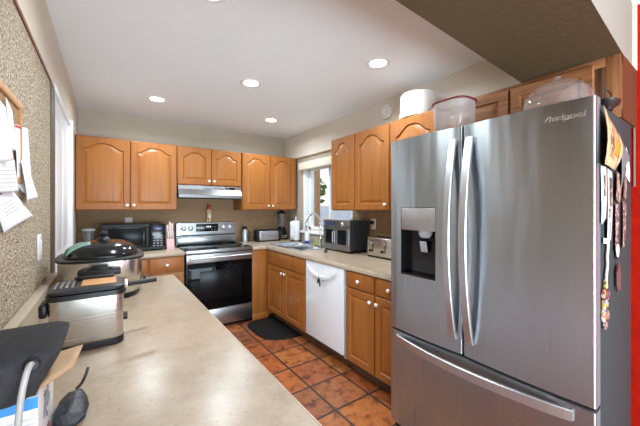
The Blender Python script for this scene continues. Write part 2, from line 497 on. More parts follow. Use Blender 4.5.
# ------------------------------------------------------------------ mesh helpers
class MB:
    def __init__(s):
        s.bm = bmesh.new()

    def box(s, x0, x1, y0, y1, z0, z1, bev=0.0, seg=2, rot=None):
        mat = Matrix.Translation(((x0 + x1) / 2, (y0 + y1) / 2, (z0 + z1) / 2))
        if rot is not None:
            mat = mat @ rot
        mat = mat @ Matrix.Diagonal((abs(x1 - x0), abs(y1 - y0), abs(z1 - z0), 1))
        t = bmesh.new()
        bmesh.ops.create_cube(t, size=1.0, matrix=mat)
        if bev:
            bmesh.ops.bevel(t, geom=list(t.edges), offset=bev, segments=seg, affect='EDGES', profile=0.5)
        s.add(t)
        return s

    def add(s, t):
        me = bpy.data.meshes.new('tmp')
        t.to_mesh(me)
        t.free()
        s.bm.from_mesh(me)
        bpy.data.meshes.remove(me)

    def cyl(s, p0, p1, r0, r1=None, n=24, caps=True):
        r1 = r0 if r1 is None else r1
        p0, p1 = Vector(p0), Vector(p1)
        d = p1 - p0
        q = d.to_track_quat('Z', 'Y').to_matrix().to_4x4()
        t = bmesh.new()
        bmesh.ops.create_cone(t, cap_ends=caps, segments=n, radius1=r0, radius2=r1, depth=d.length,
                              matrix=Matrix.Translation((p0 + p1) / 2) @ q)
        s.add(t)
        return s

    def ell(s, c, r, n=20, m=12):
        t = bmesh.new()
        bmesh.ops.create_uvsphere(t, u_segments=n, v_segments=m, radius=1.0,
                                  matrix=Matrix.Translation(c) @ Matrix.Diagonal((r[0], r[1], r[2], 1)))
        s.add(t)
        return s

    def rings(s, rings, close=True, cap0=True, cap1=True):
        """bridge consecutive rings of equal point count"""
        vs = [[s.bm.verts.new(p) for p in r] for r in rings]
        n = len(vs[0])
        for a, b in zip(vs, vs[1:]):
            for i in range(n if close else n - 1):
                j = (i + 1) % n
                s.bm.faces.new((a[i], a[j], b[j], b[i]))
        if cap0:
            s.bm.faces.new(list(reversed(vs[0])))
        if cap1:
            s.bm.faces.new(vs[-1])
        return s

    def lathe(s, prof, c=(0, 0, 0), n=32, axis='z', cap0=True, cap1=True, sx=1.0, sy=1.0, e=2.0):
        R = []
        for r, h in prof:
            ring = []
            for i in range(n):
                a = 2 * PI * i / n
                ca, sa = math.cos(a), math.sin(a)
                if e != 2.0:
                    ca = math.copysign(abs(ca) ** (2 / e), ca)
                    sa = math.copysign(abs(sa) ** (2 / e), sa)
                u, v = r * ca * sx, r * sa * sy
                p = {'z': (u, v, h), 'y': (u, h, v), 'x': (h, u, v)}[axis]
                ring.append(Vector(p) + Vector(c))
            R.append(ring)
        return s.rings(R, True, cap0, cap1)

    def sweep(s, pts, prof, up=(0, 0, 1), caps=True):
        """sweep a 2-D profile [(a,b)] along pts; a runs along side, b along up"""
        pts = [Vector(p) for p in pts]
        R = []
        prev = None
        for i, p in enumerate(pts):
            t = (pts[min(i + 1, len(pts) - 1)] - pts[max(i - 1, 0)]).normalized()
            if prev is None:
                u = Vector(up)
            else:
                u = prev
            u = (u - t * u.dot(t)).normalized()
            prev = u
            sd = t.cross(u).normalized()
            R.append([p + sd * a + u * b for a, b in prof])
        return s.rings(R, True, caps, caps)

    def tube(s, pts, r, n=10, up=(0.13, 0.31, 1)):
        return s.sweep(pts, [(r * math.cos(2 * PI * i / n), r * math.sin(2 * PI * i / n)) for i in range(n)], up)

    def prism(s, poly, axis, a, b):
        def P(u, v, h):
            return {'x': (h, u, v), 'y': (u, h, v), 'z': (u, v, h)}[axis]
        return s.rings([[P(u, v, a) for u, v in poly], [P(u, v, b) for u, v in poly]])

    def grid(s, f, nu, nv):
        vs = [[s.bm.verts.new(f(i / nu, j / nv)) for i in range(nu + 1)] for j in range(nv + 1)]
        for j in range(nv):
            for i in range(nu):
                s.bm.faces.new((vs[j][i], vs[j][i + 1], vs[j + 1][i + 1], vs[j + 1][i]))
        return s


def smooth_path(pts, n=8):
    """Catmull-Rom through pts"""
    P = [Vector(p) for p in pts]
    P = [P[0] * 2 - P[1]] + P + [P[-1] * 2 - P[-2]]
    out = []
    for i in range(1, len(P) - 2):
        a, b, c, d = P[i - 1:i + 3]
        for k in range(n):
            t = k / n
            out.append(0.5 * ((2 * b) + (c - a) * t + (2 * a - 5 * b + 4 * c - d) * t * t + (3 * b - a - 3 * c + d) * t ** 3))
    out.append(P[-2])
    return out


ROT = {}


def root_of(o):
    while o.parent is not None:
        o = o.parent
    return o


def obj(name, mb, mat, parent=None, solid=0.0, ang=35, loc=None, label=None, subd=0):
    """link an MB as one mesh object. Things without rotation are written in world coordinates, rotated ones in their own."""
    bm = mb.bm
    r = root_of(parent) if parent is not None else None
    off = Vector((0, 0, 0))
    if r is not None and r.name not in ROT:
        off = r.location.copy()
    elif parent is None and loc is not None:
        off = Vector(loc)
    bmesh.ops.translate(bm, verts=bm.verts, vec=-off)
    bmesh.ops.recalc_face_normals(bm, faces=bm.faces)
    me = bpy.data.meshes.new(name)
    bm.to_mesh(me)
    bm.free()
    for p in me.polygons:
        p.use_smooth = True
    me.set_sharp_from_angle(angle=math.radians(ang))
    mats = mat if isinstance(mat, (list, tuple)) else [mat]
    for m in mats:
        me.materials.append(M[m])
    o = bpy.data.objects.new(name, me)
    COL.objects.link(o)
    if parent is not None:
        o.parent = parent
    elif loc is not None:
        o.location = loc
    if solid:
        md = o.modifiers.new('thickness', 'SOLIDIFY')
        md.thickness = solid
        md.offset = 0
    if subd:
        md = o.modifiers.new('smooth', 'SUBSURF')
        md.levels = md.render_levels = subd
    if label:
        o['label'] = label
    return o


def tag(o, label, cat, group=None, kind=None):
    o['label'] = label
    o['category'] = cat
    if group:
        o['group'] = group
    if kind:
        o['kind'] = kind
    return o


def thing(name, label, cat, loc=(0, 0, 0), rz=0.0, group=None):
    o = bpy.data.objects.new(name, None)
    o.empty_display_size = 0.1
    COL.objects.link(o)
    o.location = loc
    o.rotation_euler = (0, 0, rz)
    if rz:
        ROT[o.name] = rz
    return tag(o, label, cat, group)


def struct(name, mb, mat, parent=None, **kw):
    o = obj(name, mb, mat, parent, **kw)
    if parent is None:
        o['kind'] = 'structure'
    return o


# ------------------------------------------------------------------ measured layout (metres; camera stands over the origin)
XL, XR, YB, CEIL = -0.27, 2.31, 4.18, 2.468
ZT, ZU, ZC = 2.118, 1.36, 0.914          # top / bottom of wall cabinets, worktop height
RW = -PI / 2                             # things on the window wall: local x runs towards the camera, local -y faces the room

# ------------------------------------------------------------------ structure
struct('floor', MB().box(-3.2, XR + 0.1, -3.2, YB + 0.1, -0.08, 0.0), 'tile')
struct('ceiling', MB().box(-3.2, XR + 0.1, -3.2, YB + 0.1, CEIL, CEIL + 0.1), 'ceiling')
struct('wall_back', MB().box(XL - 0.1, XR + 0.12, YB, YB + 0.12, 0, ZT), 'brown')
struct('wall_back_upper', MB().box(XL - 0.1, XR + 0.12, YB, YB + 0.12, ZT, CEIL), 'beige_shaded')
# window wall: smooth beige in its shaded tone round the window, brown texture below the wall cabinets, red towards the next room
WY0, WY1, WZ0, WZ1 = 2.66, 3.66, 1.07, 1.97
m = MB()
m.box(XR, XR + 0.14, WY1, YB + 0.12, 0, ZT)
m.box(XR, XR + 0.14, WY0, WY1, 0, WZ0)
m.box(XR, XR + 0.14, WY0, WY1, WZ1, ZT)
struct('wall_right', m, 'beige_shaded')
struct('wall_right_brown', MB().box(XR, XR + 0.14, 0.43, WY0, 0, ZT), 'brown')
struct('wall_right_red', MB().box(XR - 0.004, XR + 0.14, -3.2, 0.43, 0, CEIL), 'red')
struct('trim_3', MB().box(XR - 0.010, XR, 0.352, 0.358, 1.50, CEIL), 'beige_dimmed')
struct('soffit', MB().box(XR - 0.042, XR + 0.14, 0.345, YB, ZT, CEIL), 'paint')
# dropped header between the kitchen and the room the camera stands in
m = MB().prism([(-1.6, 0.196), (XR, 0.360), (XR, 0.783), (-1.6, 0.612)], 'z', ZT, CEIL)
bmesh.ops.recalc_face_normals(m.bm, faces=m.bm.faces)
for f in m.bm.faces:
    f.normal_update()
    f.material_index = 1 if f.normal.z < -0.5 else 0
ob = struct('beam', m, ['beige_dimmed', 'beam_under'])
struct('wall_left', MB().box(XL - 0.12, XL, -0.6, 2.30, 0, ZT), 'trowel')
struct('wall_left_upper', MB().box(XL - 0.12, XL + 0.004, -0.6, YB, ZT, CEIL), 'left_paint')
struct('wall_left_far', MB().box(XL - 0.12, XL, 3.47, YB, 0, ZT), 'beige_shaded')
struct('trim_1', MB().box(XL, XL + 0.006, -0.6, 2.33, ZT - 0.014, ZT + 0.004, 0.001), 'redwood')
struct('wall_end_strip', MB().box(XL - 0.12, XL + 0.006, 2.30, 2.445, 0, ZT - 0.01, 0.004), 'dark_strip')  # dark vertical strip closing the end of the spattered wall
# white door and its casing beyond the spattered wall
d1 = bpy.data.objects.new('door_1', None)
COL.objects.link(d1)
d1.location = (XL, 2.95, 0)
d1['kind'] = 'structure'
m = MB()
m.box(XL - 0.1, XL + 0.018, 3.38, 3.47, 0, 2.15, 0.004)
m.box(XL - 0.1, XL + 0.006, 2.446, 3.38, 2.10, 2.15, 0.002)
m.box(XL - 0.1, XL + 0.003, 2.446, 2.49, 0, 2.10, 0.002)
obj('casing', m, 'white', d1)
m = MB().box(XL - 0.05, XL - 0.010, 2.49, 3.38, 0.01, 2.10)
obj('door_slab', m, 'white', d1)
m = MB()
for y0, y1 in ((2.58, 2.90), (2.97, 3.29)):
    for z0, z1 in ((0.2, 0.95), (1.08, 1.98)):
        m.box(XL - 0.012, XL - 0.006, y0, y1, z0, z1, 0.006)
obj('panel', m, 'white', d1)

# ------------------------------------------------------------------ window and what is outside
wn1 = bpy.data.objects.new('window_1', None)
COL.objects.link(wn1)
wn1.location = (XR, (WY0 + WY1) / 2, WZ0)
wn1['kind'] = 'structure'
m = MB()
for y0, y1 in ((WY0, WY0 + 0.05), (WY1 - 0.05, WY1), ((WY0 + WY1) / 2 - 0.02, (WY0 + WY1) / 2 + 0.02)):
    m.box(XR + 0.06, XR + 0.12, y0, y1, WZ0, WZ1, 0.004)
m.box(XR + 0.06, XR + 0.12, WY0, WY1, WZ0, WZ0 + 0.05, 0.004)
m.box(XR + 0.06, XR + 0.12, WY0, WY1, WZ1 - 0.05, WZ1, 0.004)
obj('window_frame', m, 'white', wn1)
m = MB()
m.box(XR - 0.012, XR + 0.06, WY1 - 0.004, WY1 + 0.035, WZ0 - 0.03, WZ1, 0.004)
m.box(XR - 0.012, XR + 0.06, WY0 - 0.035, WY0 + 0.004, WZ0 - 0.03, WZ1, 0.004)
obj('casing', m, 'white', wn1)
obj('pane', MB().box(XR + 0.085, XR + 0.09, WY0 + 0.05, WY1 - 0.05, WZ0 + 0.05, WZ1 - 0.05), 'pane', wn1)
obj('window_sill', MB().box(XR - 0.06, XR + 0.1, WY0 - 0.05, WY1 + 0.05, WZ0 - 0.035, WZ0 - 0.001, 0.006), 'white', wn1)
v = thing('window_valance', 'ivory blind headrail mounted across the top of the kitchen window', 'valance', (XR - 0.03, 3.17, 1.925))
obj('headrail', MB().box(XR - 0.075, XR - 0.001, 2.61, 3.73, 1.925, 2.028, 0.008), 'ivory', v)
struct('ground_outside', MB().box(2.46, 16, -8, 16, -0.2, -0.05), 'lawn')
g = thing('porch_post', 'tan timber porch post with slanting brace outside the window', 'post', (3.15, 4.62, -0.05))
obj('post', MB().box(3.09, 3.21, 4.56, 4.68, -0.05, 2.9, 0.006), 'postwood', g)
m = MB()
m.sweep([(3.15, 5.35, 2.55), (3.15, 4.64, 1.50)], [(-0.035, -0.05), (0.035, -0.05), (0.035, 0.05), (-0.035, 0.05)], up=(1, 0, 0))
obj('brace', m, 'postwood', g)
m = MB()
for i in range(9):
    m.box(5.2, 5.24, 4.8 + i * 0.42, 4.8 + i * 0.42 + 0.405, -0.05, 1.45, 0.004)
m.box(5.24, 5.28, 4.8, 8.6, 1.25, 1.33)
m.box(5.24, 5.28, 4.8, 8.6, 0.3, 0.38)
tag(obj('garden_fence', m, 'outwhite', loc=(5.2, 6.7, -0.05)), 'white board fence seen through the kitchen window', 'fence')
for (tx, ty, th, tr, lb) in ((7.2, 11.8, 2.0, 1.2, 'green leafy tree beyond the fence, next to the porch post'),
                             (9.6, 9.2, 2.4, 1.5, 'broad green tree beyond the fence, mostly behind the wall cabinet')):
    t = thing('garden_tree', lb, 'tree', (tx, ty, -0.05))
    obj('trunk', MB().cyl((tx, ty, -0.05), (tx, ty, th), 0.12, 0.07, 12), 'bark', t)
    m = MB()
    for k in range(420):
        a, b_, r_ = random.uniform(0, 2 * PI), random.uniform(-1, 1), tr * random.uniform(0.55, 1) ** 0.5
        c = Vector((tx + r_ * math.cos(a) * math.sqrt(1 - b_ * b_), ty + r_ * math.sin(a) * math.sqrt(1 - b_ * b_), th + 0.1 + r_ * b_ * 0.9))
        q = Matrix.Rotation(random.uniform(0, 6), 3, Vector((random.uniform(-1, 1), random.uniform(-1, 1), 1)).normalized())
        u, v_ = q @ Vector((0.17, 0, 0)), q @ Vector((0, 0.11, 0.05))
        m.bm.faces.new([m.bm.verts.new(c + p) for p in (u, v_, -u, -v_)])
    obj('foliage', m, 'leaf', t)

# ------------------------------------------------------------------ ceiling lights
LIGHTS = [(0.399, 3.383, 'round recessed light above the microwave end of the kitchen'),
          (1.013, 2.483, 'round recessed light in the middle of the ceiling, out from the range'),
          (1.641, 3.385, 'round recessed light nearest the far corner over the sink'),
          (1.649, 1.596, 'large looking round recessed light closest to the fridge top'),
          (0.415, 1.545, 'round recessed light cut by the top edge of the picture')]
for x, y, lb in LIGHTS:
    t = thing('ceiling_light', lb, 'light', (x, y, CEIL), 0, 'recessed lights in the kitchen ceiling')
    obj('trim_ring', MB().lathe([(0.062, CEIL - 0.004), (0.088, CEIL - 0.006), (0.092, CEIL - 0.0005)], (x, y, 0), 40, cap0=False, cap1=False), 'white_plastic', t)
    obj('lens', MB().lathe([(0.0635, CEIL - 0.0045), (0.06, CEIL - 0.0015)], (x, y, 0), 40), 'lens', t)
    d = bpy.data.lights.new('lamp', 'AREA')
    d.shape = 'DISK'
    d.size = 0.13
    d.energy = LAMP_W
    d.color = (0.80, 0.93, 1.0)
    d.spread = math.radians(160)
    o = bpy.data.objects.new('lamp', d)
    COL.objects.link(o)
    o.parent = t
    o.location = (0, 0, -0.012)


# ------------------------------------------------------------------ cabinets
def arch(w_, h, s, mgn, rise, n=26):
    L, R, B, T = s + mgn, w_ - s - mgn, s + mgn, h - s - mgn
    sh = T - rise
    pts = [(L, B), (R, B), (R, sh)]
    for i in range(1, n):
        t = 1 - 2 * i / n
        f = 0.5 * (1 + math.cos(PI * min(1, abs(t) / 0.94) ** 1.45))
        pts.append(((L + R) / 2 + t * (R - L) / 2, sh + rise * f))
    pts.append((L, sh))
    return pts


def outer(w_, h, c, n=26):
    pts = [(c, c), (w_ - c, c), (w_ - c, h - c)]
    for i in range(1, n):
        t = 1 - 2 * i / n
        pts.append((w_ / 2 + t * (w_ / 2 - c), h - c))
    pts.append((c, h - c))
    return pts


def door(parent, x0, x1, z0, z1, rise, knob, mats=('oak', 'oak_panel'), stile=0.056, T=0.02, y=-0.002, knob_side='bottom', nm='door'):
    w_, h = x1 - x0, z1 - z0

    def P(pts, yy):
        return [(x0 + u, yy, z0 + v) for u, v in pts]
    m = MB()
    m.rings([P(outer(w_, h, 0.0), y), P(outer(w_, h, 0.0), y - T + 0.005), P(outer(w_, h, 0.005), y - T),
             P(arch(w_, h, stile, 0, rise), y - T), P(arch(w_, h, stile, 0.005, rise), y - T + 0.006),
             P(arch(w_, h, stile, 0.007, rise), y - T + 0.010)], cap0=True, cap1=False)
    d = obj(nm, m, mats[0], parent, ang=25)
    m = MB()
    m.rings([P(arch(w_, h, stile, 0.006, rise), y - T + 0.0105), P(arch(w_, h, stile, 0.012, rise), y - T + 0.0105),
             P(arch(w_, h, stile, 0.036, rise), y - T + 0.002), P(arch(w_, h, stile, 0.039, rise), y - T + 0.0015)], cap0=False, cap1=True)
    obj('panel', m, mats[1], d, ang=12)
    if knob is not None:
        knob_at(d, *knob, y - T)
    return d


def knob_at(parent, x, z, y):
    m = MB().lathe([(0.006, y + 0.001), (0.005, y - 0.010), (0.013, y - 0.014), (0.0155, y - 0.020), (0.012, y - 0.026), (0.004, y - 0.028)],
                   (x, 0, z), 20, axis='y')
    obj('knob', m, 'ceramic', parent, ang=60)


def drawer(parent, x0, x1, z0, z1, mats='oak', knob=True, y=-0.002):
    d = obj('drawer', MB().box(x0, x1, y - 0.02, y, z0, z1, 0.006), mats, parent)
    if knob:
        knob_at(d, (x0 + x1) / 2, (z0 + z1) / 2, y - 0.02)
    return d


def carcass(parent, w_, d, z0, z1, toe=False, mat='oak', side=None):
    m = MB()
    if toe:
        m.box(0, w_, 0, d, 0.105, z1)
    else:
        m.box(0, w_, 0, d, z0, z1, 0.002)
    obj('carcass', m, mat, parent)
    if toe:
        obj('toe_kick', MB().box(0.0, w_, 0.07, d, 0.0, 0.105), 'toe', parent)


def wall_cab(label, x, y, rz, w_, doors, z0=ZU, z1=ZT, d=0.322, mats=('oak', 'oak_panel'), rise=0.062, nm='wall_cabinet', cm='oak'):
    c = thing(nm, label, 'cabinet', (x, y, z0) if not rz else (x, y, 0), rz, 'oak wall cabinets')
    # written in local coordinates with z measured from the floor
    if rz == 0:
        ROT[c.name] = 0
        c.location = (x, y, 0)
    carcass(c, w_, d, z0, z1, mat=cm)
    for (a, b, k) in doors:
        kn = None
        if k:
            kn = ((b - 0.028) if k == 'r' else (a + 0.028), z0 + 0.055)
        door(c, a, b, z0 + 0.008, z1 - 0.008, rise, kn, mats)
    return c


def base_cab(label, x, y, rz, w_, fronts, d=0.60, nm='base_cabinet', mats=('oak', 'oak_panel')):
    c = thing(nm, label, 'cabinet', (x, y, 0), rz, 'oak base cabinets')
    ROT[c.name] = rz
    carcass(c, w_, d, 0.105, 0.70 if nm == 'sink_cabinet' else 0.872, toe=True, mat=mats[0])
    if nm == 'sink_cabinet':
        obj('front_rail', MB().box(0, w_, 0, 0.03, 0.7005, 0.872), mats[0], c)
    for kind, a, b, z0, z1, k in fronts:
        if kind == 'door':
            kn = None
            if k:
                kn = ((b - 0.028) if k == 'r' else (a + 0.028), z1 - 0.055)
            door(c, a, b, z0, z1, 0.0, kn, mats, stile=0.05)
        else:
            drawer(c, a, b, z0, z1, knob=bool(k))
    return c


YU = 3.857
wall_cab('oak wall cabinet with two arched doors hanging above the microwave', XL + 0.002, YU, 0, 0.929,
         [(0.006, 0.463, 'r'), (0.469, 0.923, 'l')])
wall_cab('short oak cabinet with two arched doors directly above the range hood', 0.664, YU, 0, 0.772,
         [(0.005, 0.384, 'r'), (0.390, 0.767, 'l')], z0=1.66, rise=0.055)
wall_cab('oak wall cabinet in the far corner between the range hood and the window', 1.444, YU, 0, 0.824,
         [(0.006, 0.400, 'r'), (0.408, 0.816, 'l')])
wall_cab('oak wall cabinet hanging beside the window above the toaster oven', 1.98, 2.585, RW, 0.819,
         [(0.005, 0.372, None), (0.380, 0.812, 'r')], rise=0.075)
wall_cab('oak wall cabinet partly behind the fridge top, white cake cover on it', 1.98, 1.762, RW, 0.464,
         [(0.010, 0.452, None)], rise=0.075)
# darker, knotty cabinet over the fridge
kc = thing('wall_cabinet', 'knotty dark oak cabinet under the brown header, above the fridge', 'cabinet', (1.98, 1.293, 0), RW, 'oak wall cabinets')
W_ = 0.945
obj('carcass', MB().box(0, W_ - 0.012, 0.018, 0.322, 1.815, ZT), 'oak_knotty', kc)
m = MB()
m.box(0, W_, 0.0, 0.018, ZT - 0.045, ZT, 0.001)
m.box(0, W_, 0.0, 0.018, 1.815, 1.855, 0.001)
m.box(0, 0.03, 0.0, 0.018, 1.855, ZT - 0.045)
m.box(0.445, 0.49, 0.0, 0.018, 1.855, ZT - 0.045)
obj('face_frame', m, 'oak_knotty_h', kc)
obj('corner_stile', MB().box(W_ - 0.055, W_, -0.001, 0.018, 1.815, ZT, 0.001), 'oak_knotty', kc)
obj('knot_stile', MB().box(W_ - 0.095, W_ - 0.055, -0.002, 0.018, 1.815, ZT - 0.045, 0.001), 'oak_knot', kc, label='stile with a dark knotty streak')
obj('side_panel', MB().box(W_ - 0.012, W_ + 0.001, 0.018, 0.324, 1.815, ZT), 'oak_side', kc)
door(kc, 0.012, 0.458, 1.835, ZT - 0.024, 0.0, None, ('oak_knotty_h', 'oak_knotty_h'), stile=0.05)
door(kc, 0.472, 0.850, 1.835, ZT - 0.024, 0.0, None, ('oak_knotty_h', 'oak_knotty_h'), stile=0.05)

base_cab('oak base cabinet under the microwave worktop, beside the range', XL + 0.002, 3.53, 0, 0.945,
         [('drawer', 0.28, 0.60, 0.715, 0.862, 0), ('drawer', 0.61, 0.938, 0.715, 0.862, 1),
          ('door', 0.28, 0.60, 0.12, 0.70, 'r'), ('door', 0.61, 0.938, 0.12, 0.70, 'l')], d=0.648)
# corner: plain oak panel turning from the range to the sink run
cf = thing('corner_cabinet', 'plain oak corner panel between the range and the sink cabinet', 'cabinet', (1.452, 3.53, 0), 0, 'oak base cabinets')
ROT[cf.name] = 0
obj('carcass', MB().box(0, 0.854, 0.0, 0.646, 0.03, 0.70, 0.002), 'oak', cf)
obj('top_rail', MB().box(0, 0.205, 0.0, 0.05, 0.7005, 0.872, 0.001), 'oak', cf)
obj('filler_panel', MB().box(0.0, 0.21, -0.012, -0.0005, 0.03, 0.872, 0.002), 'oak_panel', cf)
obj('base_strip', MB().box(0.0, 0.215, -0.02, -0.0125, 0.0, 0.075, 0.002), 'oak', cf)
base_cab('oak sink base cabinet with two doors, between corner panel and dishwasher', 1.66, 3.515, RW, 0.915,
         [('drawer', 0.02, 0.905, 0.70, 0.862, 0), ('door', 0.02, 0.460, 0.12, 0.69, 'r'), ('door', 0.470, 0.905, 0.12, 0.69, 'l')], d=0.63, nm='sink_cabinet')
base_cab('oak base cabinet with drawers between the dishwasher and the fridge', 1.66, 1.962, RW, 0.643,
         [('drawer', 0.008, 0.330, 0.735, 0.862, 1), ('drawer', 0.345, 0.640, 0.735, 0.862, 1),
          ('door', 0.008, 0.330, 0.12, 0.722, 'r'), ('door', 0.345, 0.640, 0.12, 0.722, 'l')], d=0.63)
pc = base_cab('low cabinet run carrying the long beige peninsula worktop', 0.35, 0.32, PI / 2, 2.02,
              [('door', 0.02 + i * 0.5, 0.50 + i * 0.5, 0.12, 0.862, 'r' if i % 2 == 0 else 'l') for i in range(4)], d=0.60, nm='peninsula_cabinet', mats=('white', 'white'))

# ------------------------------------------------------------------ worktops
t = thing('worktop', 'long beige laminate peninsula worktop in front of the camera', 'worktop', (0.05, 1.3, 0.874), 0, 'beige laminate worktops')
obj('slab', MB().box(XL + 0.001, 0.383, 0.28, 2.364, 0.874, ZC, 0.008, 3), 'lam', t)
obj('edge_strip', MB().box(0.3835, 0.386, 0.29, 2.356, 0.878, 0.908, 0.001), 'lam_edge', t)
obj('splashback', MB().box(XL + 0.001, XL + 0.040, 0.28, 2.30, ZC + 0.0005, 1.016, 0.008), 'lam_edge', t)
t = thing('worktop', 'short beige laminate worktop under the microwave', 'worktop', (0.2, 3.85, 0.874), 0, 'beige laminate worktops')
obj('slab', MB().box(XL + 0.001, 0.682, 3.5065, YB - 0.001, 0.874, ZC, 0.008, 3), 'lam', t)
t = thing('worktop', 'beige laminate worktop holding the sink and the toaster oven', 'worktop', (1.97, 3.0, 0.874), 0, 'beige laminate worktops')
SX0, SX1, SY0, SY1 = 1.715, 2.235, 2.825, 3.60
m = MB()
m.prism([(1.452, 3.5065), (1.633, 3.5065), (1.633, SY1), (XR - 0.001, SY1), (XR - 0.001, YB - 0.001), (1.452, YB - 0.001)], 'z', 0.874, ZC)
m.box(1.633, XR - 0.001, 1.32, SY0, 0.874, ZC)
m.box(1.633, SX0, SY0, SY1, 0.874, ZC)
m.box(SX1, XR - 0.001, SY0, SY1, 0.874, ZC)
obj('slab', m, 'lam', t)
m = MB()
m.box(1.627, 1.633, 1.32, 3.508, 0.872, ZC - 0.004, 0.002)
m.box(1.452, 1.633, 3.5005, 3.506, 0.872, ZC - 0.004, 0.002)
obj('edge_strip', m, 'lam_edge', t)
obj('splashback', MB().box(XR - 0.022, XR - 0.001, 1.32, YB - 0.03, ZC + 0.0005, 1.012, 0.005), 'lam_edge', t)

# ------------------------------------------------------------------ sink and tap
t = thing('kitchen_sink', 'double bowl steel sink set into the worktop under the window', 'sink', ((SX0 + SX1) / 2, (SY0 + SY1) / 2, ZC))
m = MB()
z = ZC + 0.006
ym = (SY0 + SY1) / 2
a0, a1, b0, b1 = SX0 - 0.012, SX1 + 0.012, SY0 - 0.012, SY1 + 0.012
for x0, x1, y0, y1 in ((a0, SX0 + 0.03, b0, b1), (SX1 - 0.09, a1, b0, b1), (SX0 + 0.03, SX1 - 0.09, b0, SY0 + 0.03),
                       (SX0 + 0.03, SX1 - 0.09, SY1 - 0.03, b1), (SX0 + 0.03, SX1 - 0.09, ym - 0.02, ym + 0.02)):
    m.box(x0, x1, y0, y1, ZC + 0.0003, z)
obj('rim', m, 'sinksteel', t)
for y0, y1 in ((SY0 + 0.03, ym - 0.02), (ym + 0.02, SY1 - 0.03)):
    m = MB()
    x0, x1 = SX0 + 0.03, SX1 - 0.09

    def R4(i, zz):
        return [(x0 + i, y0 + i, zz), (x1 - i, y0 + i, zz), (x1 - i, y1 - i, zz), (x0 + i, y1 - i, zz)]
    m.rings([R4(0, z), R4(0.012, ZC - 0.02), R4(0.02, ZC - 0.155), R4(0.05, ZC - 0.17)], cap0=False, cap1=True)
    bwl = obj('bowl', m, 'sinksteel', t)
    obj('drain', MB().lathe([(0.04, ZC - 0.169), (0.03, ZC - 0.166), (0.01, ZC - 0.168)], ((x0 + x1) / 2, (y0 + y1) / 2, 0), 20), 'chrome', bwl)
t = thing('kitchen_tap', 'tall chrome gooseneck tap standing behind the sink', 'tap', (2.17, 3.08, ZC + 0.006))
tx, ty = 2.17, 3.08
obj('base', MB().lathe([(0.032, ZC + 0.0065), (0.032, ZC + 0.015), (0.022, ZC + 0.03), (0.019, ZC + 0.10), (0.014, ZC + 0.105)], (tx, ty, 0), 24), 'chrome', t)
pts = smooth_path([(tx, ty, ZC + 0.10), (tx, ty, ZC + 0.24), (tx - 0.015, ty, ZC + 0.33), (tx - 0.085, ty, ZC + 0.395), (tx - 0.165, ty, ZC + 0.375), (tx - 0.205, ty, ZC + 0.31), (tx - 0.21, ty, ZC + 0.27)])
obj('spout', MB().tube(pts, 0.0125, 12), 'chrome', t)
obj('spray_head', MB().cyl((tx - 0.21, ty, ZC + 0.272), (tx - 0.212, ty, ZC + 0.19), 0.015, 0.019, 16), 'chrome', t)
obj('lever', MB().tube([(tx, ty - 0.02, ZC + 0.07), (tx, ty - 0.05, ZC + 0.085), (tx + 0.01, ty - 0.10, ZC + 0.12)], 0.007, 8), 'chrome', t)

# ------------------------------------------------------------------ range
RX0, RX1, RY = 0.690, 1.444, 3.497
rg = thing('kitchen_range', 'stainless electric range with black glass door between the worktops', 'range', ((RX0 + RX1) / 2, 3.8, 0))
obj('body', MB().box(RX0, RX1, RY + 0.03, 4.165, 0.045, 0.895), 'charcoal', rg)
obj('plinth', MB().box(RX0 + 0.02, RX1 - 0.02, RY + 0.06, 4.1, 0.0, 0.045), 'black', rg)
dr = obj('storage_drawer', MB().box(RX0 + 0.003, RX1 - 0.003, RY, RY + 0.03, 0.048, 0.236, 0.004), 'steel', rg)
od = obj('oven_door', MB().box(RX0 + 0.003, RX1 - 0.003, RY, RY + 0.03, 0.244, 0.872, 0.004), 'black', rg)
obj('door_band', MB().box(RX0 + 0.004, RX1 - 0.004, RY - 0.004, RY + 0.002, 0.775, 0.871, 0.002), 'steel', od)
obj('door_glass', MB().box(RX0 + 0.012, RX1 - 0.012, RY - 0.003, RY - 0.0002, 0.25, 0.774, 0.001), 'glassblack', od)
obj('oven_window', MB().box(RX0 + 0.14, RX1 - 0.14, RY - 0.004, RY - 0.0028, 0.36, 0.68, 0.0005), 'darkglass', od)
m = MB()
m.tube([(RX0 + 0.03, RY - 0.05, 0.832), (RX1 - 0.03, RY - 0.05, 0.832)], 0.014, 14)
for x in (RX0 + 0.06, RX1 - 0.06):
    m.cyl((x, RY - 0.05, 0.832), (x, RY - 0.002, 0.832), 0.010)
obj('handle', m, 'steel_v', od)
ct = obj('cooktop', MB().box(RX0 - 0.004, RX1 + 0.004, RY + 0.012, 4.09, 0.896, 0.921, 0.004), 'glassblack', rg)
obj('front_trim', MB().box(RX0 - 0.004, RX1 + 0.004, RY - 0.008, RY + 0.0115, 0.880, 0.920, 0.004), 'steel', ct)
for x, y, r in ((0.88, 3.66, 0.10), (1.25, 3.66, 0.115), (0.88, 3.93, 0.075), (1.25, 3.93, 0.09)):
    obj('burner_ring', MB().lathe([(r, 0.9212), (r, 0.9217), (r - 0.004, 0.9217), (r - 0.004, 0.9212)], (x, y, 0), 40, cap0=False, cap1=False), 'burner', ct)
m = MB()
m.prism([(4.092, 0.921), (4.165, 0.921), (4.165, 1.197), (4.125, 1.200), (4.085, 1.194), (4.078, 1.045), (4.092, 1.025)], 'x', RX0 + 0.006, RX1 - 0.006)
bg = obj('backguard', m, 'steel', rg, ang=30)
obj('riser_panel', MB().box(RX0 + 0.01, RX1 - 0.01, 4.060, 4.091, 0.9215, 1.02, 0.006), 'steel', rg)
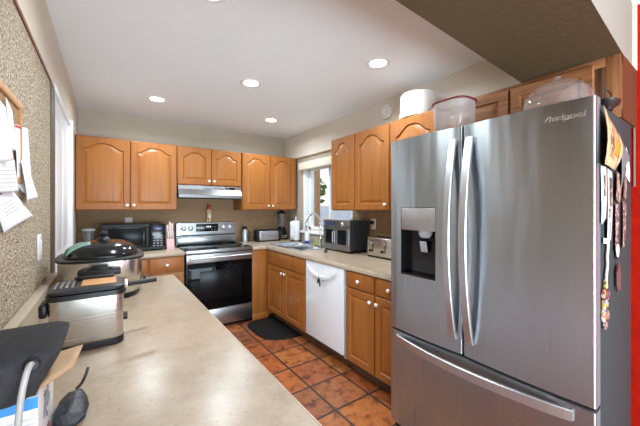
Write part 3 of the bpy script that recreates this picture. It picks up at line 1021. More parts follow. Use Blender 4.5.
for x in (0.775, 0.858, 1.276, 1.364):
    obj('knob', MB().lathe([(0.031, 4.082), (0.031, 4.072), (0.026, 4.070), (0.024, 4.046), (0.018, 4.043)], (x, 0, 1.128), 24, axis='y'), 'steel_v', bg)
dp = obj('display_panel', MB().box(0.925, 1.205, 4.074, 4.0845, 1.082, 1.178, 0.003), 'black', bg)
m = MB()
for i in range(3):
    m.box(1.05 + i * 0.022, 1.064 + i * 0.022, 4.0728, 4.0738, 1.132, 1.152)
obj('clock_digit', m, 'led', dp)
for i in (0, 1, 4, 5):
    for j in range(2):
        obj('key', MB().box(0.945 + i * 0.042, 0.963 + i * 0.042, 4.0728, 4.0738, 1.102 + j * 0.036, 1.108 + j * 0.036), 'mark', dp)
# spray can standing on the backguard
t = thing('spray_can', 'small red-capped spray can standing on top of the range backguard', 'can', (1.098, 4.135, 1.2005))
obj('body', MB().lathe([(0.026, 1.2008), (0.030, 1.206), (0.030, 1.345), (0.024, 1.362), (0.022, 1.366)], (1.098, 4.135, 0), 24), 'can_label', t)
obj('cap', MB().lathe([(0.0235, 1.3665), (0.0235, 1.41), (0.018, 1.432), (0.008, 1.436)], (1.098, 4.135, 0), 24), 'red_cap', t)

# range hood
t = thing('range_hood', 'slim stainless range hood fixed under the short cabinet', 'hood', (1.05, 3.95, 1.51), 0)
m = MB()
m.prism([(4.178, 1.657), (3.846, 1.657), (3.842, 1.612), (3.795, 1.545), (3.793, 1.512), (4.178, 1.512)], 'x', 0.672, 1.428)
obj('shell', m, 'steel', t, ang=20)
obj('filter', MB().box(0.70, 1.40, 3.84, 4.15, 1.506, 1.5115), 'charcoal', t)
m = MB()
for x0, x1 in ((0.95, 1.03), (1.05, 1.13), (1.15, 1.20)):
    m.box(x0, x1, 3.838, 3.8435, 1.622, 1.644, 0.001)
obj('vent_slot', m, 'ink', t)
sw = obj('switch_panel', MB().box(1.225, 1.345, 3.838, 3.8435, 1.622, 1.644, 0.001), 'black', t)
m = MB().prism([(0.673, 1.514), (0.795, 1.514), (0.775, 1.565), (0.74, 1.59), (0.673, 1.60)], 'y', 3.785, 3.83)
obj('grease_lip', MB().box(0.672, 1.428, 3.789, 3.7925, 1.510, 1.520, 0.001), 'ink', t)
m.bm.free()

# ------------------------------------------------------------------ dishwasher (local frame: x towards the camera, -y out of the cabinet run)
dw = thing('dishwasher', 'white dishwasher between the sink cabinet and the drawers', 'dishwasher', (1.66, 2.592, 0), RW)
obj('tub', MB().box(0.004, 0.622, 0.01, 0.60, 0.13, 0.868), 'grey_plastic', dw)
dd = obj('door_panel', MB().box(0.006, 0.598, -0.022, 0.009, 0.125, 0.866, 0.006, 3), 'white_app', dw)
# smile-shaped grip
L, R = [], []
n = 22
top, bot = [], []
for i in range(n + 1):
    u = i / n
    x = 0.05 + u * 0.47
    cz = 0.828 - 0.085 * (1 - (2 * u - 1) ** 2) ** 0.8
    th = 0.005 + 0.022 * math.sin(PI * u) ** 0.6
    top.append((x, cz + th * 0.4))
    bot.append((x, cz - th * 0.6))
m = MB()
ringA = [(x, -0.0222, z) for x, z in top] + [(x, -0.0222, z) for x, z in reversed(bot)]
ringB = [(x, -0.036 - 0.010 * math.sin(PI * i / n), z - 0.006) for i, (x, z) in enumerate(top)] + \
        [(x, -0.036 - 0.010 * math.sin(PI * (n - i) / n), z - 0.002) for i, (x, z) in enumerate(reversed(bot))]
m.rings([ringA, ringB])
obj('grip', m, 'white_app', dd, ang=50)
obj('indicator', MB().lathe([(0.005, -0.0218), (0.005, -0.0235)], (0.30, 0, 0.826), 12, axis='y'), 'ink', dd)
obj('side_trim', MB().box(0.600, 0.624, -0.010, 0.009, 0.105, 0.866, 0.002), 'grey_plastic', dw, label='grey edge strip beside the white door')
obj('kick_plate', MB().box(0.006, 0.622, 0.10, 0.12, 0.0, 0.129), 'toe', dw)


def text(name, body, mat, parent, loc, rot, size, ext=0.0008, shear=0.0):
    c = bpy.data.curves.new(name, 'FONT')
    c.body = body
    c.size = size
    c.extrude = ext
    c.shear = shear
    c.align_x = 'CENTER'
    c.align_y = 'CENTER'
    c.materials.append(M[mat])
    tmp = bpy.data.objects.new(name, c)
    COL.objects.link(tmp)
    me = bpy.data.meshes.new_from_object(tmp.evaluated_get(bpy.context.evaluated_depsgraph_get()))
    me.materials.clear()
    me.materials.append(M[mat])
    bpy.data.objects.remove(tmp)
    me.transform(Matrix.Translation(loc) @ Matrix.Rotation(rot[0], 4, 'X'))
    o = bpy.data.objects.new(name, me)
    COL.objects.link(o)
    o.parent = parent
    return o


text('lettering', 'Whirlpool', 'ink_light', dd, (0.225, -0.0224, 0.195), (PI / 2, 0, 0), 0.036, 0.0006)
# little dark charm hanging from the grip
ch = thing('hanging_charm', 'small black charm hanging from the dishwasher handle', 'charm', (1.60, 2.29, 0.70), RW)
m = MB()
m.tube([(0.0, -0.006, 0.075), (0.004, -0.006, 0.05), (-0.002, -0.006, 0.03)], 0.0022, 6)
obj('cord', m, 'iron', ch)
m = MB()
m.ell((0.0, -0.006, 0.02), (0.017, 0.006, 0.022), 12, 8)
m.ell((0.016, -0.006, -0.012), (0.012, 0.005, 0.026), 12, 8)
m.ell((-0.016, -0.006, 0.0), (0.010, 0.004, 0.018), 12, 8)
obj('pendant', m, 'iron', ch)

# ------------------------------------------------------------------ fridge (local frame as above)
FW, FH = 0.974, 1.802
fr = thing('refrigerator', 'large stainless french-door fridge standing beside the base cabinets', 'fridge', (1.457, 1.312, 0), RW)
fr.scale = (1.0155, 1, 1)
obj('case', MB().box(0.004, FW - 0.004, 0.075, 0.585, 0.05, FH - 0.02, 0.004), 'charcoal', fr)
obj('toe_grille', MB().box(0.01, FW - 0.01, 0.05, 0.45, 0.0, 0.049), 'black', fr)


def bow(x, x0, x1, sag=0.010, r=0.009):
    """front surface y of a gently convex door spanning x0..x1 with rounded vertical edges"""
    u = (2 * (x - x0) / (x1 - x0) - 1)
    y = sag * u * u
    for e in (x - x0, x1 - x):
        if e < r:
            y += r - math.sqrt(max(0, r * r - (r - e) ** 2))
    return y


def door_piece(mb, a, b, x0, x1, z0, z1, back=0.066):
    xs = [a + (b - a) * i / 40 for i in range(41)]
    xs += [x0 + 0.009 * k / 6 for k in range(7) if a <= x0 + 0.009 * k / 6 <= b]
    xs += [x1 - 0.009 * k / 6 for k in range(7) if a <= x1 - 0.009 * k / 6 <= b]
    xs = sorted(set(round(x, 5) for x in xs))
    poly = [(x, bow(x, x0, x1)) for x in xs] + [(b, back), (a, back)]
    mb.prism(poly, 'z', z0, z1)


def edge_paint(o):
    for p in o.data.polygons:
        if abs(p.normal.x) > 0.98 or abs(p.normal.z) > 0.98:
            p.material_index = 1


ZS0, ZS1 = 0.628, 0.644
D0, D1, DZ0, DZ1 = 0.088, 0.323, 0.985, 1.388
m = MB()
LX0, LX1 = 0.002, 0.466
door_piece(m, LX0, D0, LX0, LX1, ZS1, FH)
door_piece(m, D1, LX1, LX0, LX1, ZS1, FH)
door_piece(m, D0, D1, LX0, LX1, ZS1, DZ0)
door_piece(m, D0, D1, LX0, LX1, DZ1, FH)
ld = obj('door', m, ['steel_fridge', 'grey_side'], fr, ang=40)
edge_paint(ld)
ds = obj('dispenser', MB().box(D0, D1, 0.055, 0.066, DZ0, DZ1), 'black', ld, label='black ice and water dispenser recess')
m = MB()
m.box(D0, D0 + 0.006, 0.004, 0.055, DZ0, DZ1)
m.box(D1 - 0.006, D1, 0.004, 0.055, DZ0, DZ1)
m.box(D0, D1, 0.004, 0.055, DZ0, DZ0 + 0.012)
obj('recess_wall', m, 'black', ds)
m = MB()
m.box(D0 + 0.002, D1 - 0.002, 0.003, 0.05, 1.255, DZ1 - 0.002, 0.004)
obj('control_panel', m, 'steel_v', ds)
m = MB()
m.lathe([(0.045, 1.254), (0.045, 1.235), (0.028, 1.215)], ((D0 + D1) / 2 + 0.03, 0.035, 0), 20, sy=0.5)
obj('spout', m, 'grey_plastic', ds)
obj('paddle', MB().box(0.205, 0.250, 0.028, 0.036, 1.13, 1.195, 0.004, rot=Matrix.Rotation(0.25, 4, 'X')), 'grey_plastic', ds)
m = MB()
m.box(D0 - 0.004, D1 + 0.004, 0.001, 0.012, DZ0 - 0.008, DZ0 + 0.002, 0.002)
obj('drip_ledge', m, 'steel_v', ds)
m = MB()
RX_0, RX_1 = 0.473, 0.972
door_piece(m, RX_0, RX_1, RX_0, RX_1, ZS1, FH)
rd = obj('door', m, ['steel_fridge', 'grey_side'], fr, ang=40)
edge_paint(rd)
m = MB()
door_piece(m, 0.002, 0.972, 0.002, 0.972, 0.057, ZS0)
fd = obj('freezer_drawer', m, ['steel_fridge', 'grey_side'], fr, ang=40)
edge_paint(fd)
obj('seam_gasket', MB().box(0.01, 0.964, 0.03, 0.074, ZS0 + 0.0005, ZS1 - 0.0005), 'black', fr)
obj('centre_gasket', MB().box(LX1 + 0.0008, RX_0 - 0.0008, 0.03, 0.074, ZS1, FH - 0.005), 'black', fr)


def bar_handle(parent, p0, p1, out, wdt, thk, side):
    """flat bar bowed away from the door"""
    p0, p1 = Vector(p0), Vector(p1)
    pts = []
    for i in range(25):
        u = i / 24
        b = math.sin(PI * u) ** 0.8
        p = p0.lerp(p1, u)
        p.y -= out * b
        pts.append(p)
    h, k = wdt / 2, thk / 2
    prof = [(-k, -h + 0.004), (-k + 0.004, -h), (k - 0.004, -h), (k, -h + 0.004), (k, h - 0.004), (k - 0.004, h), (-k + 0.004, h), (-k, h - 0.004)]
    return obj('handle', MB().sweep(pts, prof, up=side), 'steel_v', parent, ang=40)


bar_handle(ld, (0.428, 0.000, 1.735), (0.428, 0.000, 0.72), 0.066, 0.038, 0.020, (1, 0, 0))
bar_handle(rd, (0.512, 0.000, 1.735), (0.512, 0.000, 0.72), 0.066, 0.040, 0.020, (1, 0, 0))
bar_handle(fd, (0.062, 0.004, 0.588), (0.905, 0.004, 0.588), 0.058, 0.046, 0.020, (0, 0, 1))
text('lettering', 'Whirlpool', 'chrome', rd, (0.868, 0.0045, 1.742), (PI / 2, 0, 0), 0.036, 0.003, 0.15)
m = MB()
pts = [(0.80 + 0.14 * i / 16, 0.004, 1.733 + 0.022 * math.sin(i / 16 * 2.2 * PI) * 0.5 + 0.012 * i / 16) for i in range(17)]
m.tube(pts, 0.0018, 6)
obj('swoosh', m, 'chrome', rd)
obj('hinge_cover', MB().box(0.86, 0.955, 0.07, 0.155, FH - 0.019, FH + 0.004, 0.006), 'charcoal', fr)
obj('hinge_cover', MB().box(0.01, 0.10, 0.07, 0.16, FH - 0.019, FH + 0.004, 0.006), 'charcoal', fr)

# ------------------------------------------------------------------ on top of the fridge and the wall cabinets
FT = FH - 0.02
t = thing('storage_bin', 'clear plastic bin with a maroon lid on top of the fridge', 'bin', (1.70, 1.02, FT))
bx, by = 1.70, 1.022
m = MB().lathe([(0.094, FT + 0.002), (0.100, FT + 0.01), (0.108, FT + 0.225)], (bx, by, 0), 48, cap1=False, sx=0.9, sy=1.0, e=3.2)
obj('tub', m, 'clear_bin', t, ang=50)
obj('lid_rim', MB().lathe([(0.105, FT + 0.226), (0.115, FT + 0.226), (0.116, FT + 0.234), (0.106, FT + 0.236), (0.105, FT + 0.226)], (bx, by, 0), 48, cap0=False, cap1=False, sx=0.9, sy=1.0, e=3.2), 'maroon', t, ang=50)
obj('lid', MB().lathe([(0.104, FT + 0.230), (0.100, FT + 0.231), (0.02, FT + 0.232)], (bx, by, 0), 48, sx=0.9, sy=1.0, e=3.2), 'clear_bin', t)
t = thing('cake_dome', 'clear plastic dome cover lying on the fridge top, in front of the knotty cabinet', 'dome', (1.66, 0.53, FT))
cx, cy = 1.70, 0.512
DZ = FT + 0.026
prof = [(0.134, DZ), (0.138, DZ + 0.004), (0.136, DZ + 0.04)] + [(0.136 * math.cos(a), DZ + 0.04 + 0.125 * math.sin(a)) for a in [PI / 2 * i / 12 for i in range(1, 12)]] + [(0.006, DZ + 0.1652)]
obj('dome', MB().lathe(prof, (cx, cy, 0), 48, cap0=False), 'clear', t, ang=50)
obj('knob', MB().lathe([(0.008, DZ + 0.1654), (0.007, DZ + 0.169), (0.014, DZ + 0.176), (0.012, DZ + 0.184), (0.003, DZ + 0.186)], (cx, cy, 0), 20), 'clear', t)
t = thing('cake_cover', 'round white cake cover on top of the wall cabinet beside the smoke alarm', 'cake cover', (2.13, 1.62, ZT))
cx, cy = 2.115, 1.593
obj('tray', MB().lathe([(0.120, ZT + 0.001), (0.150, ZT + 0.010), (0.152, ZT + 0.045), (0.142, ZT + 0.045)], (cx, cy, 0), 48), 'cake', t)
obj('cover', MB().lathe([(0.143, ZT + 0.0455), (0.141, ZT + 0.195), (0.130, ZT + 0.210), (0.02, ZT + 0.214)], (cx, cy, 0), 48), 'cake', t)
t = thing('wire_caddy', 'small black dish with a wire handle on the fridge corner above the tan page', 'caddy', (1.66, 0.36, FT))
cx, cy, cz = 1.66, 0.330, FT + 0.0005
obj('dish', MB().lathe([(0.024, cz), (0.030, cz + 0.008), (0.056, cz + 0.020), (0.066, cz + 0.034), (0.062, cz + 0.035), (0.050, cz + 0.024), (0.015, cz + 0.016)], (cx, cy, 0), 32, sx=1.0, sy=0.56), 'iron', t)
m = MB().tube([(cx - 0.046, cy, cz + 0.030), (cx - 0.044, cy, cz + 0.078), (cx + 0.044, cy, cz + 0.078), (cx + 0.046, cy, cz + 0.030)], 0.0038, 8)
obj('handle', m, 'wire', t)
t = thing('smoke_alarm', 'round white smoke alarm on the wall above the oak cabinets', 'smoke alarm', (XR - 0.045, 2.07, 2.335), RW)
obj('housing', MB().lathe([(0.072, 0.002), (0.072, -0.012), (0.064, -0.024), (0.05, -0.028), (0.008, -0.030)], (0, 0, 0), 40, axis='y'), 'white_plastic', t)
obj('grille', MB().lathe([(0.038, -0.0285), (0.042, -0.031), (0.046, -0.0287)], (0, 0, 0), 32, axis='y', cap0=False, cap1=False), 'ink_light', t)
obj('test_button', MB().lathe([(0.011, -0.0295), (0.010, -0.033), (0.003, -0.0335)], (0.008, 0, 0.012), 16, axis='y'), 'white_plastic', t)

# ------------------------------------------------------------------ paper and magnets on the fridge side (plane facing -Y)
SY = 0.3225       # camera-facing side of the fridge


def sidepage(name, label, cat, pts, mat, curl=0.0, gap=0.002, th=0.0008, group=None, extra=()):
    """sheet given by 4 corners (x, z) on the fridge side: tl, tr, br, bl"""
    tl, tr, br, bl = [Vector((p[0], 0, p[1])) for p in pts]
    c = (tl + tr + br + bl) / 4
    o = thing(name, label, cat, (c.x, SY - gap, c.z), 0, group)

    def f(u, v_, g=0.0):
        p = tl.lerp(tr, u).lerp(bl.lerp(br, u), v_)
        p.y = SY - gap - g - curl * (math.sin(PI * v_) * 0.6 + v_ * v_ * 0.5 * math.cos(PI * u))
        return p
    obj('sheet', MB().grid(f, 10, 12), mat, o, solid=th)
    for (nm, u0, u1, v0, v1, mt) in extra:
        obj(nm, MB().grid(lambda a, b_: f(u0 + (u1 - u0) * a, v0 + (v1 - v0) * b_, 0.0012), 5, 5), mt, o, solid=th)
    return o


MAG = 'papers and magnets on the fridge side'
sidepage('printed_page', 'curled tan printed page with an ochre patch on the fridge side', 'paper',
         [(1.508, 1.770), (1.755, 1.688), (1.735, 1.545), (1.475, 1.545)], 'tan_page', 0.022, 0.008, group=MAG,
         extra=[('border', 0.0, 0.16, 0.0, 1.0, 'tan_paper'), ('border', 0.88, 1.0, 0.0, 1.0, 'tan_paper'), ('ochre_patch', 0.52, 0.82, 0.36, 0.72, 'ochre'), ('footer', 0.1, 0.95, 0.84, 1.0, 'tan_paper')])
sidepage('slate_card', 'dark slate card hanging beside the tan page', 'card',
         [(1.762, 1.690), (1.94, 1.625), (1.90, 1.58), (1.77, 1.47)], 'slate', 0.01, 0.006, group=MAG)
sidepage('note', 'white triangular note near the red wall, behind the slate card', 'note',
         [(1.90, 1.66), (1.93, 1.64), (1.985, 1.505), (1.885, 1.53)], 'paper', 0.004, 0.003, group=MAG)
sidepage('photo_card', 'white card with a brown bottle picture nearest the fridge door', 'photo card',
         [(1.506, 1.545), (1.580, 1.545), (1.578, 1.345), (1.506, 1.325)], 'ribbon', 0.003, 0.002, group=MAG,
         extra=[('bottle_picture', 0.40, 0.75, 0.16, 0.55, 'photo'), ('lower_print', 0.0, 1.0, 0.62, 1.0, 'ink_light')])
sidepage('photo_card', 'tall white card with a brown figure picture, second from the fridge door', 'photo card',
         [(1.590, 1.540), (1.655, 1.530), (1.650, 1.260), (1.575, 1.235)], 'ribbon', 0.004, 0.004, group=MAG,
         extra=[('figure_picture', 0.25, 0.85, 0.10, 0.50, 'photo'), ('pot_picture', 0.1, 0.6, 0.52, 0.64, 'photo2'), ('label_print', 0.35, 0.75, 0.72, 0.9, 'ink')])
sidepage('snapshot', 'small dark photo tilted under the slate card', 'photo',
         [(1.725, 1.540), (1.805, 1.520), (1.785, 1.405), (1.700, 1.420)], 'photo', 0.004, 0.005, group=MAG)
sidepage('photo_strip', 'narrow plum photo strip under the tilted dark photo', 'photo strip',
         [(1.712, 1.405), (1.768, 1.400), (1.758, 1.215), (1.705, 1.205)], 'photo2', 0.003, 0.003, group=MAG)
sidepage('photo_strip', 'tall brown photo strip in the row closest to the red wall', 'photo strip',
         [(1.850, 1.560), (1.915, 1.550), (1.905, 1.425), (1.845, 1.430)], 'photo', 0.003, 0.003, group=MAG)
sidepage('photo_strip', 'mottled photo strip hanging low beside the oval badge', 'photo strip',
         [(1.840, 1.418), (1.905, 1.412), (1.880, 1.215), (1.830, 1.21)], 'photo2', 0.003, 0.003, group=MAG)
t = thing('cream_ribbon', 'long cream ribbon hanging down the fridge side', 'ribbon', (1.58, SY - 0.003, 1.24), 0, MAG)
pth = [(1.540, SY - 0.003, 1.262), (1.600, SY - 0.004, 1.25), (1.585, SY - 0.005, 1.20), (1.592, SY - 0.004, 1.165), (1.572, SY - 0.005, 1.125), (1.578, SY - 0.004, 1.095)]
obj('strip', MB().sweep(smooth_path(pth, 5), [(-0.011, -0.001), (0.011, -0.001), (0.011, 0.001), (-0.011, 0.001)], up=(0, 1, 0)), 'ribbon', t)
t = thing('oval_badge', 'white oval badge magnet above the dark red tassel', 'magnet', (1.735, SY - 0.003, 1.21), 0, MAG)
obj('rim', MB().lathe([(0.036, SY - 0.0005), (0.036, SY - 0.004), (0.026, SY - 0.004)], (1.745, 0, 1.208), 28, axis='y', sx=0.62), 'iron', t)
obj('face', MB().lathe([(0.028, SY - 0.0042), (0.026, SY - 0.0065), (0.004, SY - 0.007)], (1.745, 0, 1.208), 28, axis='y', sx=0.62), 'white_plastic', t)
t = thing('tassel', 'dark red tassel hanging under the oval badge', 'tassel', (1.75, SY - 0.004, 1.12), 0, MAG)
obj('cord', MB().tube([(1.745, SY - 0.004, 1.17), (1.748, SY - 0.005, 1.15)], 0.002, 6), 'tassel', t)
m = MB()
for k in range(7):
    x = 1.722 + k * 0.009
    m.tube([(1.748, SY - 0.005, 1.152), (x, SY - 0.006, 1.12), (x + 0.004, SY - 0.006, 1.06 - 0.025 * math.sin(k * 1.3) ** 2)], 0.0042, 6)
obj('fringe', m, 'tassel', t)
MP = [(1.565, 1.092, 'bright', 'small round souvenir magnet topmost in the colourful cluster', 0.016, 0.018),
      (1.545, 1.060, 'bright', 'white and gold magnet upper middle of the colourful cluster', 0.026, 0.02),
      (1.592, 1.048, 'photo2', 'plum magnet on the red-wall edge of the colourful cluster', 0.018, 0.022),
      (1.555, 1.015, 'bright', 'large gold and white figure magnet in the middle of the cluster', 0.032, 0.026),
      (1.538, 0.978, 'bright', 'blue tinted magnet low on the door edge of the cluster', 0.022, 0.024),
      (1.580, 0.972, 'photo', 'dark brown magnet low in the colourful cluster', 0.024, 0.022),
      (1.560, 0.938, 'photo2', 'dark magnet lowest in the colourful cluster', 0.022, 0.018)]
for x, z, mt, lb, rx, rz in MP:
    m = MB()
    k = random.uniform(0, 3)
    ring = [(x + rx * math.cos(a) * (1 + 0.14 * math.sin(3 * a + k)), z + rz * math.sin(a) * (1 + 0.14 * math.cos(2 * a + k))) for a in [2 * PI * i / 20 for i in range(20)]]
    m.rings([[(p, SY - 0.0006, q) for p, q in ring], [(p, SY - 0.006, q) for p, q in ring], [(x + (p - x) * 0.7, SY - 0.009, z + (q - z) * 0.7) for p, q in ring]])
    tag(obj('souvenir_magnet', m, mt, loc=(x, SY - 0.003, z)), lb, 'magnet', MAG)

# ------------------------------------------------------------------ worktop appliances along the window wall
tv = thing('toaster_oven', 'stainless toaster oven with two glass doors on the worktop under the cabinet', 'toaster oven', (2.015, 2.80, ZC + 0.0008), RW)
W_, D_, H_ = 0.455, 0.268, 0.335
obj('body', MB().box(0, W_, 0.012, D_, 0.022, H_, 0.006), 'charcoal', tv)
obj('top_plate', MB().box(0.0, W_, 0.008, D_, H_ + 0.0005, H_ + 0.007, 0.003), 'steel', tv)
m = MB()
m.box(0, W_, 0, 0.0115, 0.022, 0.055)
m.box(0, W_, 0, 0.0115, 0.265, H_, 0.002)
m.box(0, 0.022, 0, 0.0115, 0.055, 0.265)
m.box(W_ - 0.022, W_, 0, 0.0115, 0.055, 0.265)
obj('front_frame', m, 'steel', tv)
for i, (a, b) in enumerate(((0.024, 0.228), (0.236, 0.441))):
    m = MB()
    m.box(a, b, -0.010, 0.0, 0.058, 0.085, 0.002)
    m.box(a, b, -0.010, 0.0, 0.238, 0.262, 0.002)
    m.box(a, a + 0.03, -0.010, 0.0, 0.085, 0.238)
    m.box(b - 0.03, b, -0.010, 0.0, 0.085, 0.238)
    dd_ = obj('door', m, 'steel', tv)
    obj('glass', MB().box(a + 0.03, b - 0.03, -0.007, -0.003, 0.085, 0.238), 'darkglass', dd_)
    hx = b - 0.015 if i == 0 else a + 0.015
    m = MB().tube([(hx, -0.011, 0.10), (hx, -0.034, 0.105), (hx, -0.034, 0.215), (hx, -0.011, 0.22)], 0.006, 8)
    obj('handle', m, 'steel_v', dd_)
obj('display_panel', MB().box(0.03, 0.215, -0.003, 0.0, 0.278, 0.318, 0.001), 'lcd', tv)
obj('knob', MB().lathe([(0.026, 0.0), (0.026, -0.012), (0.02, -0.018), (0.005, -0.019)], (0.335, 0, 0.298), 24, axis='y'), 'chrome', tv)
for k in range(2):
    obj('vent', MB().box(W_ - 0.001, W_ + 0.0015, 0.06 + k * 0.06, 0.075 + k * 0.06, 0.24, 0.30, 0.001), 'satin', tv)
for x in (0.03, W_ - 0.03):
    for y in (0.04, D_ - 0.04):
        obj('foot', MB().cyl((x, y, 0.0005), (x, y, 0.0225), 0.016, n=14), 'satin', tv)

ts = thing('toaster', 'brushed steel two-lever toaster on the worktop beside the fridge', 'toaster', (2.07, 2.155, ZC), RW)
W_, D_ = 0.335, 0.17
obj('body', MB().box(0, W_, 0, D_, 0.012, 0.197, 0.018, 4), 'steel_warm', ts)
obj('base', MB().box(0.006, W_ - 0.006, 0.006, D_ - 0.006, 0.0005, 0.0125, 0.003), 'satin', ts)
m = MB()
for y0 in (0.045, 0.10):
    m.box(0.035, W_ - 0.035, y0, y0 + 0.028, 0.196, 0.199, 0.001)
obj('bread_slot', m, 'black', ts)
for x in (0.085, 0.24):
    obj('lever_track', MB().box(x - 0.006, x + 0.006, -0.001, 0.002, 0.055, 0.165, 0.0005), 'black', ts)
    obj('lever', MB().box(x - 0.017, x + 0.017, -0.02, -0.0015, 0.135, 0.152, 0.004), 'chrome', ts)
    obj('dial', MB().lathe([(0.013, -0.0005), (0.012, -0.012), (0.004, -0.013)], (x - 0.035, 0, 0.065), 18, axis='y'), 'satin', ts)


def outlet(x, y, z, rz, label, cat='outlet', nm='wall_outlet', w_=0.072, h=0.115, sockets=2, horizontal=False):
    t = thing(nm, label, cat, (x, y, z), rz)
    if rz == 0:
        ROT[t.name] = 0
    if horizontal:
        w_, h = h, w_
    obj('cover_plate', MB().box(-w_ / 2, w_ / 2, -0.006, -0.0003, -h / 2, h / 2, 0.002), 'white_plastic', t)
    for k in range(sockets):
        o = (k - 0.5) * 0.04
        c = (o, 0, 0) if horizontal else (0, 0, o)
        obj('socket', MB().lathe([(0.016, -0.0061), (0.016, -0.008), (0.004, -0.0082)], c, 20, axis='y'), 'ivory', t)
    return t


ro = outlet(XR, 2.30, 1.215, RW, 'white outlet with a black plug on the brown wall behind the toaster oven')
obj('plug', MB().box(-0.018, 0.018, -0.035, -0.009, 0.0, 0.036, 0.005), 'satin', ro)
outlet(0.198, YB, 1.245, 0, 'white outlet on the brown wall above the microwave', w_=0.075, h=0.06, sockets=1)
sw = thing('light_switch', 'white switch plate on the spattered wall under the pinned papers', 'switch', (XL, 1.935, 1.20), PI / 2)
obj('cover_plate', MB().box(-0.040, 0.040, -0.008, -0.0003, -0.062, 0.062, 0.003), 'white_plastic', sw)
obj('rocker', MB().box(-0.016, 0.016, -0.012, -0.0082, -0.032, 0.032, 0.002), 'white_plastic', sw)

# paper towel, blender, long toaster, flask by the corner
t = thing('paper_towel', 'white paper towel roll standing in the far worktop corner by the window', 'paper towel', (2.19, 3.76, ZC))
cx, cy = 2.20, 3.735
obj('base', MB().lathe([(0.075, ZC + 0.0005), (0.075, ZC + 0.010), (0.07, ZC + 0.014)], (cx, cy, 0), 32), 'satin', t)
obj('roll', MB().lathe([(0.018, ZC + 0.0145), (0.055, ZC + 0.0145), (0.056, ZC + 0.02), (0.056, ZC + 0.285), (0.052, ZC + 0.29), (0.018, ZC + 0.29)], (cx, cy, 0), 40), 'paper', t)
obj('rod', MB().lathe([(0.007, ZC + 0.2905), (0.007, ZC + 0.32), (0.014, ZC + 0.326), (0.012, ZC + 0.342), (0.003, ZC + 0.346)], (cx, cy, 0), 16), 'white_plastic', t)
sp = obj('loose_sheet', MB().grid(lambda u, v_: (cx - 0.057 - 0.018 * u * u, cy + 0.04 * (u * 2 - 1) - 0.01, ZC + 0.02 + 0.26 * v_), 6, 4), 'paper', t, solid=0.0008)

t = thing('blender', 'glass jar blender with black base in the far worktop corner', 'blender', (2.155, 4.075, ZC))
cx, cy = 2.155, 4.075
obj('base', MB().lathe([(0.078, ZC + 0.001), (0.080, ZC + 0.01), (0.070, ZC + 0.09), (0.055, ZC + 0.135), (0.05, ZC + 0.14)], (cx, cy, 0), 32, e=3), 'satin', t)
obj('control_band', MB().box(cx - 0.045, cx + 0.045, cy - 0.083, cy - 0.070, ZC + 0.03, ZC + 0.07, 0.003), 'chrome', t)
obj('collar', MB().lathe([(0.052, ZC + 0.1405), (0.056, ZC + 0.15), (0.056, ZC + 0.185), (0.05, ZC + 0.19)], (cx, cy, 0), 28), 'satin', t)
jr = obj('jar', MB().lathe([(0.046, ZC + 0.1905), (0.05, ZC + 0.21), (0.064, ZC + 0.385)], (cx, cy, 0), 32, cap1=False), 'jar', t)
obj('lid', MB().lathe([(0.066, ZC + 0.3855), (0.067, ZC + 0.40), (0.04, ZC + 0.41), (0.03, ZC + 0.43), (0.006, ZC + 0.432)], (cx, cy, 0), 28), 'satin', t)
obj('handle', MB().tube(smooth_path([(cx - 0.066, cy, ZC + 0.37), (cx - 0.115, cy, ZC + 0.36), (cx - 0.118, cy, ZC + 0.26), (cx - 0.056, cy, ZC + 0.22)], 6), 0.009, 8), 'jar', t)

t = thing('long_slot_toaster', 'long low steel toaster with black ends on the worktop before the blender', 'toaster', (1.88, 3.95, ZC))
obj('body', MB().box(1.715, 2.02, 3.90, 4.035, ZC + 0.012, ZC + 0.150, 0.020, 4), 'steel_v', t)
obj('top_panel', MB().box(1.72, 2.015, 3.915, 4.03, ZC + 0.1503, ZC + 0.168, 0.008), 'satin', t)
obj('end_cap', MB().box(1.68, 1.7145, 3.895, 4.04, ZC + 0.008, ZC + 0.165, 0.014, 3), 'satin', t)
obj('end_cap', MB().box(2.0205, 2.046, 3.895, 4.04, ZC + 0.008, ZC + 0.165, 0.014, 3), 'satin', t)
obj('base', MB().box(1.70, 2.03, 3.905, 4.035, ZC + 0.0005, ZC + 0.0115), 'satin', t)
obj('badge', MB().box(1.85, 1.93, 3.8975, 3.8995, ZC + 0.075, ZC + 0.085), 'ink', t)
t = thing('steel_flask', 'small grey steel flask standing beside the range', 'flask', (1.535, 4.05, ZC))
obj('body', MB().lathe([(0.052, ZC + 0.0005), (0.053, ZC + 0.01), (0.049, ZC + 0.15), (0.038, ZC + 0.178), (0.034, ZC + 0.182)], (1.555, 4.03, 0), 28), 'steel_v', t)
obj('cap', MB().lathe([(0.035, ZC + 0.1825), (0.035, ZC + 0.205), (0.027, ZC + 0.214), (0.004, ZC + 0.216)], (1.555, 4.03, 0), 24), 'satin', t)
obj('handle', MB().tube(smooth_path([(1.602, 4.03, ZC + 0.14), (1.628, 4.03, ZC + 0.13), (1.628, 4.03, ZC + 0.06), (1.605, 4.03, ZC + 0.045)], 5), 0.007, 8), 'satin', t)

